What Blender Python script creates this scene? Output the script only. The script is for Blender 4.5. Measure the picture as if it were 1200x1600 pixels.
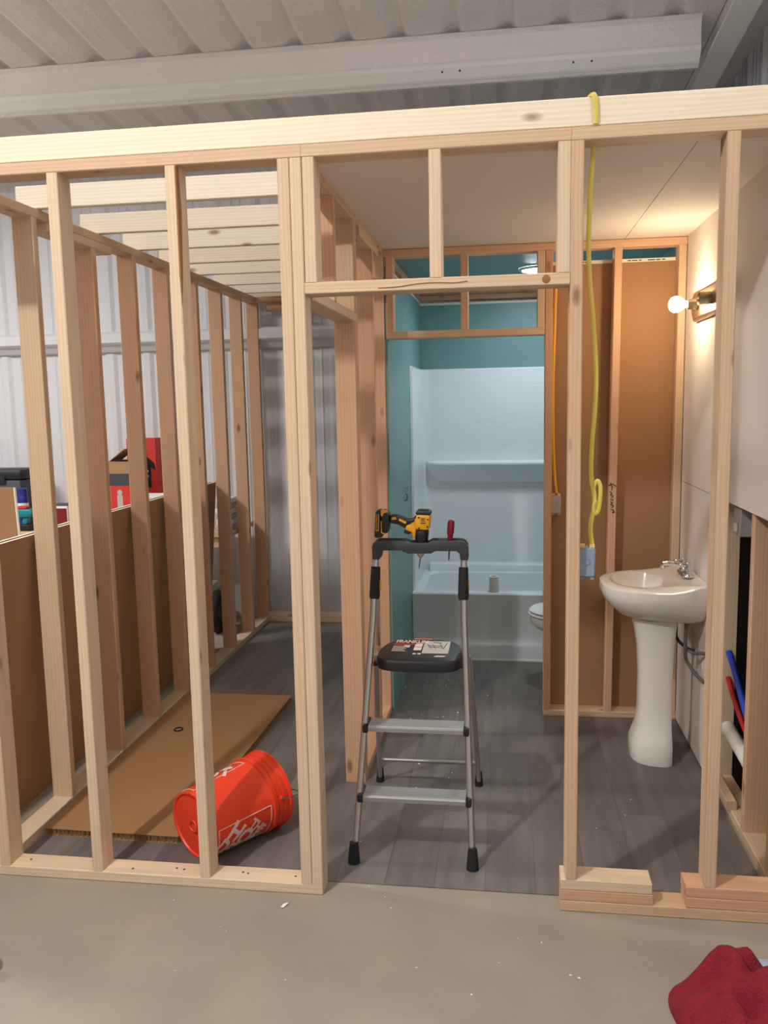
import bpy, bmesh, math, random
from mathutils import Vector, Matrix
random.seed(7)
S = bpy.context.scene
COL = S.collection
for o in list(bpy.data.objects): bpy.data.objects.remove(o)

# ---------------------------------------------------------------- camera
cam = bpy.data.objects.new('camera', bpy.data.cameras.new('camera')); COL.objects.link(cam)
yaw, pitch, roll, F = 0.1438, 0.1301, -0.0196, 1329.4
cy_, sy_, cp_, sp_, cr_, sr_ = math.cos(yaw), math.sin(yaw), math.cos(pitch), math.sin(pitch), math.cos(roll), math.sin(roll)
fwd = Vector((-sy_*cp_, cy_*cp_, -sp_)); rgt = Vector((cy_, sy_, 0)); upv = rgt.cross(fwd)
r2 = cr_*rgt + sr_*upv; u2 = -sr_*rgt + cr_*upv
cam.matrix_world = Matrix(((r2.x, u2.x, -fwd.x, 1.488), (r2.y, u2.y, -fwd.y, -2.7149), (r2.z, u2.z, -fwd.z, 1.7117), (0, 0, 0, 1)))
cam.data.sensor_fit = 'HORIZONTAL'; cam.data.sensor_width = 36; cam.data.lens = F*36/1200
cam.data.clip_start = 0.05
S.camera = cam

# ---------------------------------------------------------------- world, light, exposure
W = bpy.data.worlds.new('world'); S.world = W; W.use_nodes = True
W.node_tree.nodes['Background'].inputs[0].default_value = (0.96, 0.97, 1.0, 1)
W.node_tree.nodes['Background'].inputs[1].default_value = 0.30
def area(name, loc, size, power, color, target=None, sy=None):
    l = bpy.data.lights.new(name, 'AREA'); l.energy = power; l.color = color
    l.shape = 'RECTANGLE'; l.size = size; l.size_y = sy or size
    o = bpy.data.objects.new(name, l); COL.objects.link(o); o.location = loc
    if target is not None:
        o.rotation_euler = (Vector(target)-Vector(loc)).to_track_quat('-Z', 'Y').to_euler()
    return o
area('shop_or_fill_light', (-0.35, -2.3, 3.98), 0.08, 124, (1.0, 0.975, 0.93), sy=0.25)      # strip light over the open floor
area('shop_or_fill_light', (2.0, -4.6, 3.9), 0.35, 22, (1.0, 0.965, 0.92), sy=1.2)  # added fill lamp behind the camera, on the right
area('shop_or_fill_light', (-5.0, -3.5, 3.9), 0.35, 18, (1.0, 0.97, 0.94), sy=1.2)  # second added fill, behind the camera and far left
area('shop_or_fill_light', (-3.3, 0.9, 3.62), 1.2, 135, (1.0, 0.98, 0.96), sy=0.3)  # lamp added at the left to brighten the back wall
# added upward fill lamps, not fixtures, to brighten roof, rafter and right wall
for up in ((-0.35, -2.3, 3.6), (2.2, -1.1, 2.78), (-3.3, 0.9, 3.2)):
    area('roof_fill_light', up, 0.12, 44, (1.0, 0.965, 0.92), target=(up[0], up[1]+.001, 9), sy=1.0)
S.view_settings.view_transform = 'Standard'; S.view_settings.look = 'None'
S.view_settings.gamma = 1; S.view_settings.use_curve_mapping = False
S.view_settings.exposure = 0.0

# ---------------------------------------------------------------- helpers
def lin(c):
    return tuple(((v/255)/12.92 if v/255 <= .04045 else ((v/255+.055)/1.055)**2.4) for v in c) + (1,)
MATS = {}
def mat(name, rgb, rough=.6, metal=0, noise=0, nscale=8, bump=0, bscale=60, emit=None, estr=0, coat=0, spec=.5, rnd=0):
    m = bpy.data.materials.new(name); m.use_nodes = True; MATS[name] = m
    nt = m.node_tree; b = nt.nodes['Principled BSDF']; N = nt.nodes.new; L = nt.links.new
    b.inputs['Base Color'].default_value = lin(rgb); b.inputs['Roughness'].default_value = rough
    b.inputs['Metallic'].default_value = metal; b.inputs['Coat Weight'].default_value = coat
    b.inputs['Specular IOR Level'].default_value = spec
    tc = N('ShaderNodeTexCoord')
    if noise:
        n = N('ShaderNodeTexNoise'); n.inputs['Scale'].default_value = nscale; n.inputs['Detail'].default_value = 5
        L(tc.outputs['Object'], n.inputs['Vector'])
        mx = N('ShaderNodeMixRGB'); c = lin(rgb)
        mx.inputs[1].default_value = tuple(v*(1-noise) for v in c[:3])+(1,); mx.inputs[2].default_value = tuple(min(1, v*(1+noise)) for v in c[:3])+(1,)
        L(n.outputs['Fac'], mx.inputs[0]); out = mx.outputs[0]
        if rnd:
            oi = N('ShaderNodeObjectInfo'); mr = N('ShaderNodeMapRange'); mr.inputs['To Min'].default_value = 1-rnd; mr.inputs['To Max'].default_value = 1+rnd
            L(oi.outputs['Random'], mr.inputs['Value'])
            vm = N('ShaderNodeVectorMath'); vm.operation = 'SCALE'; L(out, vm.inputs[0]); L(mr.outputs[0], vm.inputs['Scale']); out = vm.outputs[0]
        L(out, b.inputs['Base Color'])
    if bump:
        n2 = N('ShaderNodeTexNoise'); n2.inputs['Scale'].default_value = bscale; n2.inputs['Detail'].default_value = 6
        L(tc.outputs['Object'], n2.inputs['Vector'])
        bp = N('ShaderNodeBump'); bp.inputs['Strength'].default_value = bump; bp.inputs['Distance'].default_value = .01
        L(n2.outputs['Fac'], bp.inputs['Height']); L(bp.outputs[0], b.inputs['Normal'])
    if emit:
        b.inputs['Emission Color'].default_value = lin(emit); b.inputs['Emission Strength'].default_value = estr
    return m

def wood(name, ca, cb, knot=(120, 78, 45), grain=.16):
    m = bpy.data.materials.new(name); m.use_nodes = True; MATS[name] = m
    nt = m.node_tree; b = nt.nodes['Principled BSDF']; N = nt.nodes.new; L = nt.links.new
    b.inputs['Roughness'].default_value = .62; b.inputs['Specular IOR Level'].default_value = .25
    tc = N('ShaderNodeTexCoord'); oi = N('ShaderNodeObjectInfo')
    off = N('ShaderNodeVectorMath'); off.operation = 'SCALE'; off.inputs[0].default_value = (37.1, 53.7, 91.3); L(oi.outputs['Random'], off.inputs['Scale'])
    add = N('ShaderNodeVectorMath'); L(tc.outputs['Object'], add.inputs[0]); L(off.outputs[0], add.inputs[1])
    def mapped(sx, sy, sz):
        mp = N('ShaderNodeMapping'); mp.inputs['Scale'].default_value = (sx, sy, sz); L(add.outputs[0], mp.inputs['Vector']); return mp.outputs[0]
    # growth rings: distorted waves running along the board
    wv = N('ShaderNodeTexWave'); wv.wave_type = 'BANDS'; wv.bands_direction = 'X'
    wv.inputs['Scale'].default_value = 9; wv.inputs['Distortion'].default_value = 7; wv.inputs['Detail'].default_value = 3
    wv.inputs['Detail Scale'].default_value = 1.2; L(mapped(2.6, 2.0, .16), wv.inputs['Vector'])
    nz = N('ShaderNodeTexNoise'); nz.inputs['Scale'].default_value = 1; nz.inputs['Detail'].default_value = 6; L(mapped(70, 70, 2.2), nz.inputs['Vector'])
    big = N('ShaderNodeTexNoise'); big.inputs['Scale'].default_value = 1; big.inputs['Detail'].default_value = 3; L(mapped(9, 9, .9), big.inputs['Vector'])
    base = N('ShaderNodeMixRGB'); base.inputs[1].default_value = lin(ca); base.inputs[2].default_value = lin(cb)
    ad = N('ShaderNodeMath'); ad.operation = 'MULTIPLY_ADD'; ad.inputs[1].default_value = .55
    L(big.outputs['Fac'], ad.inputs[0])
    sc = N('ShaderNodeMath'); sc.operation = 'MULTIPLY_ADD'; sc.inputs[1].default_value = .8; sc.inputs[2].default_value = -.18; L(oi.outputs['Random'], sc.inputs[0]); L(sc.outputs[0], ad.inputs[2])
    ad.use_clamp = True; L(ad.outputs[0], base.inputs[0])
    def mul(src, fac, lo):
        mr = N('ShaderNodeMapRange'); mr.inputs['To Min'].default_value = lo; mr.inputs['To Max'].default_value = 1.06; L(fac, mr.inputs['Value'])
        v = N('ShaderNodeVectorMath'); v.operation = 'SCALE'; L(src, v.inputs[0]); L(mr.outputs[0], v.inputs['Scale']); return v.outputs[0]
    c = mul(base.outputs[0], wv.outputs['Fac'], 1-grain); c = mul(c, nz.outputs['Fac'], 1-grain*.7)
    # knots
    vo = N('ShaderNodeTexVoronoi'); vo.inputs['Scale'].default_value = 1; L(mapped(7.5, 7.5, 3.1), vo.inputs['Vector'])
    kr = N('ShaderNodeValToRGB'); e = kr.color_ramp.elements
    e[0].position = .045; e[0].color = (1, 1, 1, 1); e[1].position = .13; e[1].color = (0, 0, 0, 1)
    L(vo.outputs['Distance'], kr.inputs[0])
    kc = N('ShaderNodeMixRGB'); kc.inputs[2].default_value = lin(knot)
    km = N('ShaderNodeMath'); km.operation = 'MULTIPLY'; km.inputs[1].default_value = .75; L(kr.outputs[0], km.inputs[0])
    L(km.outputs[0], kc.inputs[0]); L(c, kc.inputs[1]); L(kc.outputs[0], b.inputs['Base Color'])
    bp = N('ShaderNodeBump'); bp.inputs['Strength'].default_value = .12; bp.inputs['Distance'].default_value = .004
    L(nz.outputs['Fac'], bp.inputs['Height']); L(bp.outputs[0], b.inputs['Normal'])
    return m

wood('pine', (216, 194, 166), (204, 168, 136), grain=.055)
wood('pine_cream', (238, 229, 212), (232, 217, 193), grain=.05)
wood('fir_pink', (218, 178, 146), (200, 152, 119), grain=.055)
mat('concrete', (148, 140, 127), .78, noise=.24, nscale=3.2, bump=.12, bscale=35)
mat('foam', (240, 234, 231), .75, noise=.06, nscale=5, bump=.85, bscale=48)
mat('flange_white', (236, 235, 230), .5, noise=.03, nscale=5)
mat('liner', (214, 214, 218), .6, noise=.04, nscale=4, bump=.35, bscale=35)
mat('drywall', (226, 216, 208), .8, noise=.03, nscale=3, bump=.04, bscale=90)
mat('kraft', (166, 124, 88), .85, noise=.07, nscale=6)
mat('teal_board', (114, 154, 154), .45, noise=.04, nscale=5)
mat('tape_white', (236, 230, 214), .7)
mat('acrylic', (230, 237, 240), .28, coat=.15)
mat('porcelain', (236, 231, 224), .1, coat=.5)
mat('chrome', (225, 225, 228), .12, metal=1)
mat('nickel', (190, 172, 148), .28, metal=1)
mat('aluminium', (206, 204, 202), .34, metal=1)
mat('alu_bright', (176, 176, 174), .45, metal=.85)
mat('black_plastic', (27, 27, 30), .48)
mat('grey_plastic', (54, 57, 63), .5)
mat('black_rubber', (26, 26, 27), .8)
mat('backing_black', (9, 9, 9), .9, spec=.1)
mat('yellow_plastic', (226, 158, 20), .45)
mat('orange_plastic', (232, 66, 34), .42, noise=.03, nscale=9)
mat('white_print', (230, 202, 192), .6)
mat('red_print', (190, 52, 40), .6)
mat('cardboard', (160, 118, 78), .85, noise=.07, nscale=4)
mat('card_core', (158, 126, 88), .9)
mat('red_cloth', (140, 26, 42), .95, noise=.3, nscale=22, bump=.8, bscale=150)
mat('yellow_cable', (216, 194, 88), .45)
mat('orange_cable', (236, 172, 40), .45)
mat('box_grey', (176, 170, 164), .55)
mat('box_blue', (134, 150, 170), .55)
mat('dark_ink', (62, 40, 30), .8)
mat('blue_pex', (40, 70, 190), .4)
mat('red_pex', (190, 30, 40), .4)
mat('white_pvc', (232, 230, 224), .4)
mat('grey_hose', (92, 88, 86), .5)
mat('dark_red', (122, 22, 34), .4)
mat('blue_can', (36, 44, 130), .35)
mat('cyan_tool', (26, 128, 142), .45)
mat('red_box', (206, 52, 40), .6)
mat('white_card', (232, 230, 230), .6)
mat('carton', (168, 132, 92), .85)
mat('dark_card', (62, 66, 78), .6)
mat('bench_top', (206, 180, 138), .7, noise=.1, nscale=6)
mat('tub_plastic', (158, 176, 196), .4)
mat('bulb_glow', (255, 236, 190), .4, emit=(255, 231, 192), estr=150)
mat('led_glow', (255, 255, 255), .4, emit=(238, 247, 255), estr=125)
mat('bark', (150, 104, 60), .85, noise=.25, nscale=60)
mat('tan_tape', (226, 196, 120), .7)
mat('orange_tab', (214, 120, 80), .6)
mat('label_grey', (184, 178, 172), .6)

def vinyl():
    m = bpy.data.materials.new('vinyl'); m.use_nodes = True; MATS['vinyl'] = m
    nt = m.node_tree; b = nt.nodes['Principled BSDF']; N = nt.nodes.new; L = nt.links.new
    b.inputs['Roughness'].default_value = .5; b.inputs['Specular IOR Level'].default_value = .3
    tc = N('ShaderNodeTexCoord'); oi = N('ShaderNodeObjectInfo')
    off = N('ShaderNodeVectorMath'); off.operation = 'SCALE'; off.inputs[0].default_value = (31, 57, 13); L(oi.outputs['Random'], off.inputs['Scale'])
    add = N('ShaderNodeVectorMath'); L(tc.outputs['Object'], add.inputs[0]); L(off.outputs[0], add.inputs[1])
    mp = N('ShaderNodeMapping'); mp.inputs['Scale'].default_value = (26, 2.2, 1); L(add.outputs[0], mp.inputs['Vector'])
    n = N('ShaderNodeTexNoise'); n.inputs['Scale'].default_value = 1; n.inputs['Detail'].default_value = 6; L(mp.outputs[0], n.inputs['Vector'])
    mp2 = N('ShaderNodeMapping'); mp2.inputs['Scale'].default_value = (5, 1.5, 1); L(add.outputs[0], mp2.inputs['Vector'])
    n2 = N('ShaderNodeTexNoise'); n2.inputs['Scale'].default_value = 1; n2.inputs['Detail'].default_value = 3; L(mp2.outputs[0], n2.inputs['Vector'])
    r = N('ShaderNodeValToRGB'); e = r.color_ramp.elements; e[0].position = .3; e[0].color = lin((92, 87, 84)); e[1].position = .75; e[1].color = lin((126, 120, 116))
    av = N('ShaderNodeMath'); av.operation = 'MULTIPLY_ADD'; av.inputs[1].default_value = .5; L(n.outputs['Fac'], av.inputs[0])
    hv = N('ShaderNodeMath'); hv.operation = 'MULTIPLY'; hv.inputs[1].default_value = .5; L(n2.outputs['Fac'], hv.inputs[0]); L(hv.outputs[0], av.inputs[2]); L(av.outputs[0], r.inputs[0])
    mr = N('ShaderNodeMapRange'); mr.inputs['To Min'].default_value = .93; mr.inputs['To Max'].default_value = 1.07; L(oi.outputs['Random'], mr.inputs['Value'])
    v = N('ShaderNodeVectorMath'); v.operation = 'SCALE'; L(r.outputs[0], v.inputs[0]); L(mr.outputs[0], v.inputs['Scale']); L(v.outputs[0], b.inputs['Base Color'])
vinyl()

def link(name, mesh, m=None, parent=None, loc=(0, 0, 0), rot=(0, 0, 0), smooth=False):
    if m and not mesh.materials: mesh.materials.append(MATS[m])
    if smooth:
        for p in mesh.polygons: p.use_smooth = True
        try: mesh.set_sharp_from_angle(angle=math.radians(40))
        except Exception: pass
    o = bpy.data.objects.new(name, mesh); COL.objects.link(o); o.location = loc; o.rotation_euler = rot
    if parent is not None:
        o.parent = parent
        o.location = Vector(loc) - PLOC.get(parent.name, Vector((0, 0, 0)))
    PLOC[o.name] = Vector(loc)
    return o
PLOC = {}
def thing(name, label=None, cat=None, loc=(0, 0, 0), group=None, kind=None):
    o = bpy.data.objects.new(name, None); COL.objects.link(o); o.location = loc; PLOC[o.name] = Vector(loc)
    o.empty_display_size = .05
    tag(o, label, cat, group, kind); return o
def tag(o, label=None, cat=None, group=None, kind=None):
    if label: o['label'] = label
    if cat: o['category'] = cat
    if group: o['group'] = group
    if kind: o['kind'] = kind
    return o
def mesh_of(name, verts, faces):
    me = bpy.data.meshes.new(name); me.from_pydata([tuple(v) for v in verts], [], faces); me.update(); return me
def fixn(me):
    bm = bmesh.new(); bm.from_mesh(me); bmesh.ops.recalc_face_normals(bm, faces=bm.faces); bm.to_mesh(me); bm.free(); return me

BOARDS = {}
def board_mesh(a, b, l, c=.003):
    k = (round(a, 4), round(b, 4), round(l, 4))
    if k in BOARDS: return BOARDS[k]
    x, y, z = a/2, b/2, l/2; c = min(c, x*.4, y*.4)
    p = [(x-c, -y), (x, -y+c), (x, y-c), (x-c, y), (-x+c, y), (-x, y-c), (-x, -y+c), (-x+c, -y)]
    v = [(q[0], q[1], s*z) for s in (-1, 1) for q in p]
    f = [tuple(range(7, -1, -1)), tuple(range(8, 16))] + [(i, (i+1) % 8, 8+(i+1) % 8, 8+i) for i in range(8)]
    BOARDS[k] = mesh_of('board', v, f); return BOARDS[k]
def board(name, x0, x1, y0, y1, z0, z1, parent=None, m='pine', lean=0):
    """a length of lumber; its local Z runs along the grain (the longest side)"""
    d = (x1-x0, y1-y0, z1-z0); ctr = ((x0+x1)/2, (y0+y1)/2, (z0+z1)/2)
    ax = d.index(max(d))
    if ax == 2: me, rot = board_mesh(d[0], d[1], d[2]), (0, lean, 0)
    elif ax == 0: me, rot = board_mesh(d[2], d[1], d[0]), (0, math.pi/2, 0)
    else: me, rot = board_mesh(d[0], d[2], d[1]), (-math.pi/2, 0, 0)
    if me.materials and me.materials[0] != MATS[m]:
        me = me.copy(); me.materials.clear()
    o = link(name, me, m, parent, ctr, rot)
    return o
def box_mesh(x0, x1, y0, y1, z0, z1, bev=0, seg=2):
    bm = bmesh.new(); bmesh.ops.create_cube(bm, size=1)
    bmesh.ops.scale(bm, vec=(x1-x0, y1-y0, z1-z0), verts=bm.verts)
    if bev: bmesh.ops.bevel(bm, geom=bm.edges[:], offset=bev, segments=seg, profile=.5, affect='EDGES')
    me = bpy.data.meshes.new('box'); bm.to_mesh(me); bm.free(); return me
def box(name, x0, x1, y0, y1, z0, z1, m, parent=None, bev=0, seg=2, rot=(0, 0, 0), smooth=None):
    return link(name, box_mesh(x0, x1, y0, y1, z0, z1, bev, seg), m, parent, ((x0+x1)/2, (y0+y1)/2, (z0+z1)/2), rot, smooth if smooth is not None else bev > 0)
def loft_mesh(loops, cap0=True, cap1=True, closed=True):
    n = len(loops[0]); v = [p for l in loops for p in l]; f = []
    for i in range(len(loops)-1):
        for j in range(n if closed else n-1):
            k = (j+1) % n; f.append((i*n+j, i*n+k, (i+1)*n+k, (i+1)*n+j))
    if cap0: f.append(tuple(range(n-1, -1, -1)))
    if cap1: f.append(tuple((len(loops)-1)*n+j for j in range(n)))
    return fixn(mesh_of('loft', v, f))
def loft(name, loops, m, parent=None, cap0=True, cap1=True, smooth=True, closed=True):
    c = sum((Vector(p) for l in loops for p in l), Vector())/sum(len(l) for l in loops)
    me = loft_mesh([[Vector(p)-c for p in l] for l in loops], cap0, cap1, closed)
    return link(name, me, m, parent, c, smooth=smooth)
def tube(name, pts, r, m, parent=None, n=10, flat=1.0, cap=True, flat_dir=None):
    """a swept tube; r may be a list; flat squeezes the section along flat_dir"""
    P = [Vector(p) for p in pts]; loops = []; ref = None
    for i, p in enumerate(P):
        t = (P[min(i+1, len(P)-1)] - P[max(i-1, 0)]).normalized()
        if ref is None:
            ref = Vector(flat_dir) if flat_dir else (Vector((0, 0, 1)) if abs(t.z) < .9 else Vector((0, 1, 0)))
        a = (ref - t*ref.dot(t)).normalized(); b = t.cross(a); ref = a
        rr = r[i] if isinstance(r, (list, tuple)) else r
        loops.append([p + a*(math.cos(2*math.pi*k/n)*rr*flat) + b*(math.sin(2*math.pi*k/n)*rr) for k in range(n)])
    return loft(name, loops, m, parent, cap, cap)
def smooth_path(pts, k=6):
    P = [Vector(p) for p in pts]; P = [P[0]*2-P[1]]+P+[P[-1]*2-P[-2]]; out = []
    for i in range(1, len(P)-2):
        for s in range(k):
            t = s/k; a, b, c, d = P[i-1], P[i], P[i+1], P[i+2]
            out.append(.5*((2*b)+(c-a)*t+(2*a-5*b+4*c-d)*t*t+(3*b-a-3*c+d)*t**3))
    out.append(P[-2]); return out
def lathe(name, prof, m, parent=None, org=(0, 0, 0), axis=(0, 0, 1), n=28, cap0=True, cap1=True, smooth=True):
    """prof: (distance along the axis, radius)"""
    ax = Vector(axis).normalized(); a = ax.orthogonal().normalized(); b = ax.cross(a); O = Vector(org)
    loops = [[O + ax*h + (a*math.cos(2*math.pi*k/n)+b*math.sin(2*math.pi*k/n))*r for k in range(n)] for h, r in prof]
    return loft(name, loops, m, parent, cap0, cap1, smooth)
def prism(name, poly, y0, y1, m, parent=None, bev=0, axis='y'):
    """poly in (x,z) pushed along y, or in (y,z) pushed along x, or (x,y) pushed along z"""
    def P(q, t): return {'y': (q[0], t, q[1]), 'x': (t, q[0], q[1]), 'z': (q[0], q[1], t)}[axis]
    pts = [P(q, t) for t in (y0, y1) for q in poly]; n = len(poly)
    c = sum((Vector(p) for p in pts), Vector())/len(pts)
    f = [tuple(range(n)), tuple(range(2*n-1, n-1, -1))] + [(i, (i+1) % n, n+(i+1) % n, n+i) for i in range(n)]
    me = fixn(mesh_of('prism', [Vector(p)-c for p in pts], f))
    if bev:
        bm = bmesh.new(); bm.from_mesh(me)
        bmesh.ops.bevel(bm, geom=bm.edges[:], offset=bev, segments=2, profile=.5, affect='EDGES'); bm.to_mesh(me); bm.free()
    return link(name, me, m, parent, c, smooth=bev > 0)
def text_mesh(body, size, fn=None, depth=0, cuts=0, align='CENTER', bold=0):
    cu = bpy.data.curves.new('t', 'FONT'); cu.body = body; cu.size = size; cu.align_x = align; cu.align_y = 'CENTER'; cu.extrude = depth; cu.resolution_u = 3; cu.offset = bold
    o = bpy.data.objects.new('t', cu); COL.objects.link(o); dg = bpy.context.evaluated_depsgraph_get(); dg.update()
    me = bpy.data.meshes.new_from_object(o.evaluated_get(dg)); bpy.data.objects.remove(o)
    if cuts:
        bm = bmesh.new(); bm.from_mesh(me); bmesh.ops.triangulate(bm, faces=bm.faces)
        bmesh.ops.subdivide_edges(bm, edges=bm.edges[:], cuts=cuts, use_grid_fill=True); bmesh.ops.triangulate(bm, faces=bm.faces); bm.to_mesh(me); bm.free()
    me.materials.clear()
    if fn:
        for v in me.vertices: v.co = fn(v.co)
    return me

T, D = .038, .089
ZT = 2.47

# ================================================================ THE BUILDING
slab = box('floor', -7, 5.5, -7.5, 4.2, -.12, 0, 'concrete'); tag(slab, kind='structure')
# vinyl plank floor laid inside the new rooms
vin = thing('floor_vinyl', kind='structure')
pw = .178; x = -.368; row = 0
while x < 2.376:
    x1 = min(x+pw, 2.38); y = .086 - random.random()*1.0 if row else .086
    y = .086; first = .35 + random.random()*.85
    ymax = 2.745 if x > .77 else 3.64
    while y < ymax:
        y1 = min(y+first, ymax); first = 1.22
        me = box_mesh(x+.0004, x1-.0004, y+.0004, y1-.0004, .0, .0035)
        link('plank', me, 'vinyl', vin, ((x+x1)/2, (y+y1)/2, .00185)); y = y1
    x = x1; row += 1

# metal roof: flat pans with raised ribs every 0.302 m, sprayed with foam, falling 1:12 towards the back
def roofz(y): return 3.75 - .08*(y-2.4)
def roof():
    prof = []; n0 = -14
    for k in range(n0, 32):
        xr = -1.47 + .302*k
        prof += [(xr-.125, .002), (xr-.09, .026), (xr-.066, .034), (xr-.034, .030), (xr-.008, .003), (xr+.012, -.004), (xr+.055, -.001), (xr+.09, -.003), (xr+.135, .0)]
    ys = [-7.5, 3.95]; v = []; f = []
    for off in (0, .03):
        for y in ys:
            v += [(px, y, roofz(y)+pz+off) for px, pz in prof]
    n = len(prof)
    for i in range(n-1):
        f.append((i, i+1, n+i+1, n+i)); f.append((2*n+i, 3*n+i, 3*n+i+1, 2*n+i+1))
    return mesh_of('roof', v, f)
rf = link('ceiling', roof(), 'foam'); tag(rf, kind='structure')
# purlins carry the roof
def purlin(yc, x0, x1):
    z = roofz(yc)-.003
    p = thing('purlin', None, None, (0, yc, z)); p.parent = rf
    web = [(-.03, 0), (.0, -.018), (.008, -.05), (.004, -.135), (-.004, -.152), (.02, -.152), (.02, 0)]
    fl = [(-.006, -.1525), (.0, -.175), (.03, -.222), (.042, -.232), (.05, -.225), (.05, -.16), (.03, -.1525)]
    lip = [(.0425, -.233), (.058, -.246), (.08, -.247), (.1, -.23), (.1, -.19), (.0515, -.19), (.0515, -.2255)]
    for nm, pr, m in (('web', web, 'foam'), ('flange', fl, 'flange_white'), ('lip', lip, 'foam')):
        loft(nm, [[(xx, yc+a, z+b) for a, b in pr] for xx in (x0, x1)], m, p, smooth=False)
    for hx in (1.13, 1.23, 1.86, 1.96): lathe('bolt_hole', [(0, .006), (.001, .006)], 'dark_card', p, (hx, yc+.008, z-.189), (0, -.84, -.54), 10)
purlin(2.4, -6, 2.54)
# rafter along the right wall
def rafter():
    r = thing('rafter', None, None, (2.65, 0, 3.5)); r.parent = rf
    def slope(x0, x1, za, zb):
        return [[(x0, y, roofz(y)+za), (x1, y, roofz(y)+za), (x1, y, roofz(y)+zb), (x0, y, roofz(y)+zb)] for y in (-7.4, 3.7)]
    loft('flange', slope(2.58, 2.715, -.20, -.188), 'flange_white', r, smooth=False)
    loft('web', slope(2.64, 2.652, -.188, -.0), 'foam', r, smooth=False)
rafter()
# walls of the building
def ribwall(name, along, fixed, a0, a1, z0, z1f, axis, m='liner', sgn=1):
    prof = []; k = 0; a = a0
    while a < a1:
        prof += [(a, 0), (a+.03, -.017), (a+.075, -.017), (a+.105, 0), (a+.165, 0), (a+.178, -.006), (a+.191, 0), (a+.235, 0), (a+.248, -.006), (a+.261, 0)]
        a += .302
    v = []; n = len(prof)
    for off in (0, .04):
        for zz in (0, 1):
            for q, d in prof:
                w = fixed + sgn*(-d*-1 + off) if False else fixed + sgn*(d*-1*-1 + off)
                X, Y = (q, w) if axis == 'x' else (w, q)
                v.append((X, Y, z0 if not zz else z1f(X, Y)))
    f = []
    for i in range(n-1):
        f.append((i, i+1, n+i+1, n+i)); f.append((2*n+i, 3*n+i, 3*n+i+1, 2*n+i+1))
    return tag(link(name, mesh_of(name, v, f), m), kind='structure')
wbk = ribwall('wall_back', None, 3.78, -6.2, 3.0, 0, lambda X, Y: roofz(Y)-.0, 'x')
ribwall('wall_right', None, 2.93, -7.4, 3.9, 0, lambda X, Y: roofz(Y)-.0, 'y')
gi = loft('girt', [[(xx, 3.775, 2.29), (xx, 3.69, 2.285), (xx, 3.66, 2.268), (xx, 3.655, 2.20), (xx, 3.675, 2.185), (xx, 3.70, 2.175), (xx, 3.735, 2.135), (xx, 3.775, 2.125)] for xx in (-6, 2.9)], 'liner', smooth=False)
gi.parent = wbk

# ================================================================ STUD WALLS
# -- front wall, left of the doorway
fw = thing('stud_wall', 'front stud wall left of the doorway, standing on the bare concrete', 'stud wall', (.2, .045, 0))
board('bottom_plate', -.459, .852, 0, D, 0, T, fw, 'pine')
for xs, mm in ((-.361, 'pine'), (0, 'pine'), (.4064, 'pine'), (.776, 'pine'), (.8155, 'pine')):
    board('stud', xs, xs+T, 0, D, T, ZT, fw, mm)
board('top_plate', -.459, .8535, 0, D, ZT, ZT+T, fw, 'pine')
wn = mesh_of('wane', [(.4452, .0035, 2.469), (.4402, -.0006, 2.469), (.4447, .0006, 2.469), (.4452, .022, 2.469), (.4402, -.0006, 2.30), (.4452, .034, 2.33), (.4447, .0006, 2.2), (.4452, .018, 2.12), (.4402, -.0006, 2.12), (.4450, .001, 2.02)], [(1, 4, 6, 2), (2, 6, 5, 3), (4, 8, 9, 6), (6, 9, 7, 5)])
link('bark_wane', wn, 'bark', fw)
for sx, sy in ((-.27, .05), (-.03, .062), (.14, .03), (.30, .05), (.33, .045), (.55, .05), (.57, .045), (.745, .045)): lathe('screw_head', [(0, .0045), (.0012, .0045)], 'dark_card', fw, (sx, sy, T-.0002), n=10)
# -- box header over the doorway
hw = thing('doorway_header', 'short stud panel over the front doorway with three cripple studs', 'door header', (1.27, .045, 2.05))
board('header', .8545, 1.681, 0, D, 2.052, 2.089, hw, 'pine')
for xs in (.856, 1.253, 1.6435): board('cripple_stud', xs, xs+T, 0, D, 2.0892, ZT, hw, 'pine')
board('top_plate', .8545, 1.6815, 0, D, ZT, ZT+T, hw, 'pine')
tube('crack', smooth_path([(1.09, -.0004, 2.063), (1.15, -.0004, 2.064), (1.21, -.0004, 2.071), (1.27, -.0004, 2.073), (1.33, -.0004, 2.070), (1.37, -.0004, 2.074)], 4), .0016, 'bark', hw, 5)
lathe('knot', [(0, .013), (.0006, .012)], 'bark', hw, (1.61, -.0002, 2.0705), (0, -1, 0), 16)
# -- front wall, right of the doorway
rw = thing('stud_wall', 'front stud wall right of the doorway, its studs standing on stacked offcuts', 'stud wall', (2.1, .045, 0))
board('bottom_plate', 1.668, 2.80, 0, D, 0, T, rw, 'pine')
board('block', 1.668, 1.966, 0, D, T, 2*T, rw, 'fir_pink'); board('block', 1.668, 1.963, 0, D, 2*T, 3*T, rw, 'pine')
board('block', 2.073, 2.80, 0, D, T, 2*T, rw, 'fir_pink'); board('block', 2.071, 2.80, 0, D, 2*T, 3*T, rw, 'fir_pink')
board('stud', 1.682, 1.682+T, 0, D, 3*T, ZT, rw, 'pine'); board('stud', 2.128, 2.128+T, 0, D, 3*T, ZT, rw, 'pine')
board('stud', 2.54, 2.578, 0, D, 3*T, ZT, rw, 'pine')
board('top_plate', 1.6825, 2.80, 0, D, ZT, ZT+T, rw, 'pine')
# -- rim board across all three
rim = board('rim_board', -.459, 2.80, .0, T, ZT+T+.0005, 2.591, None, 'pine_cream')
tag(rim, 'long cream rim board on edge along the top of the front stud walls', 'board')

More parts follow.
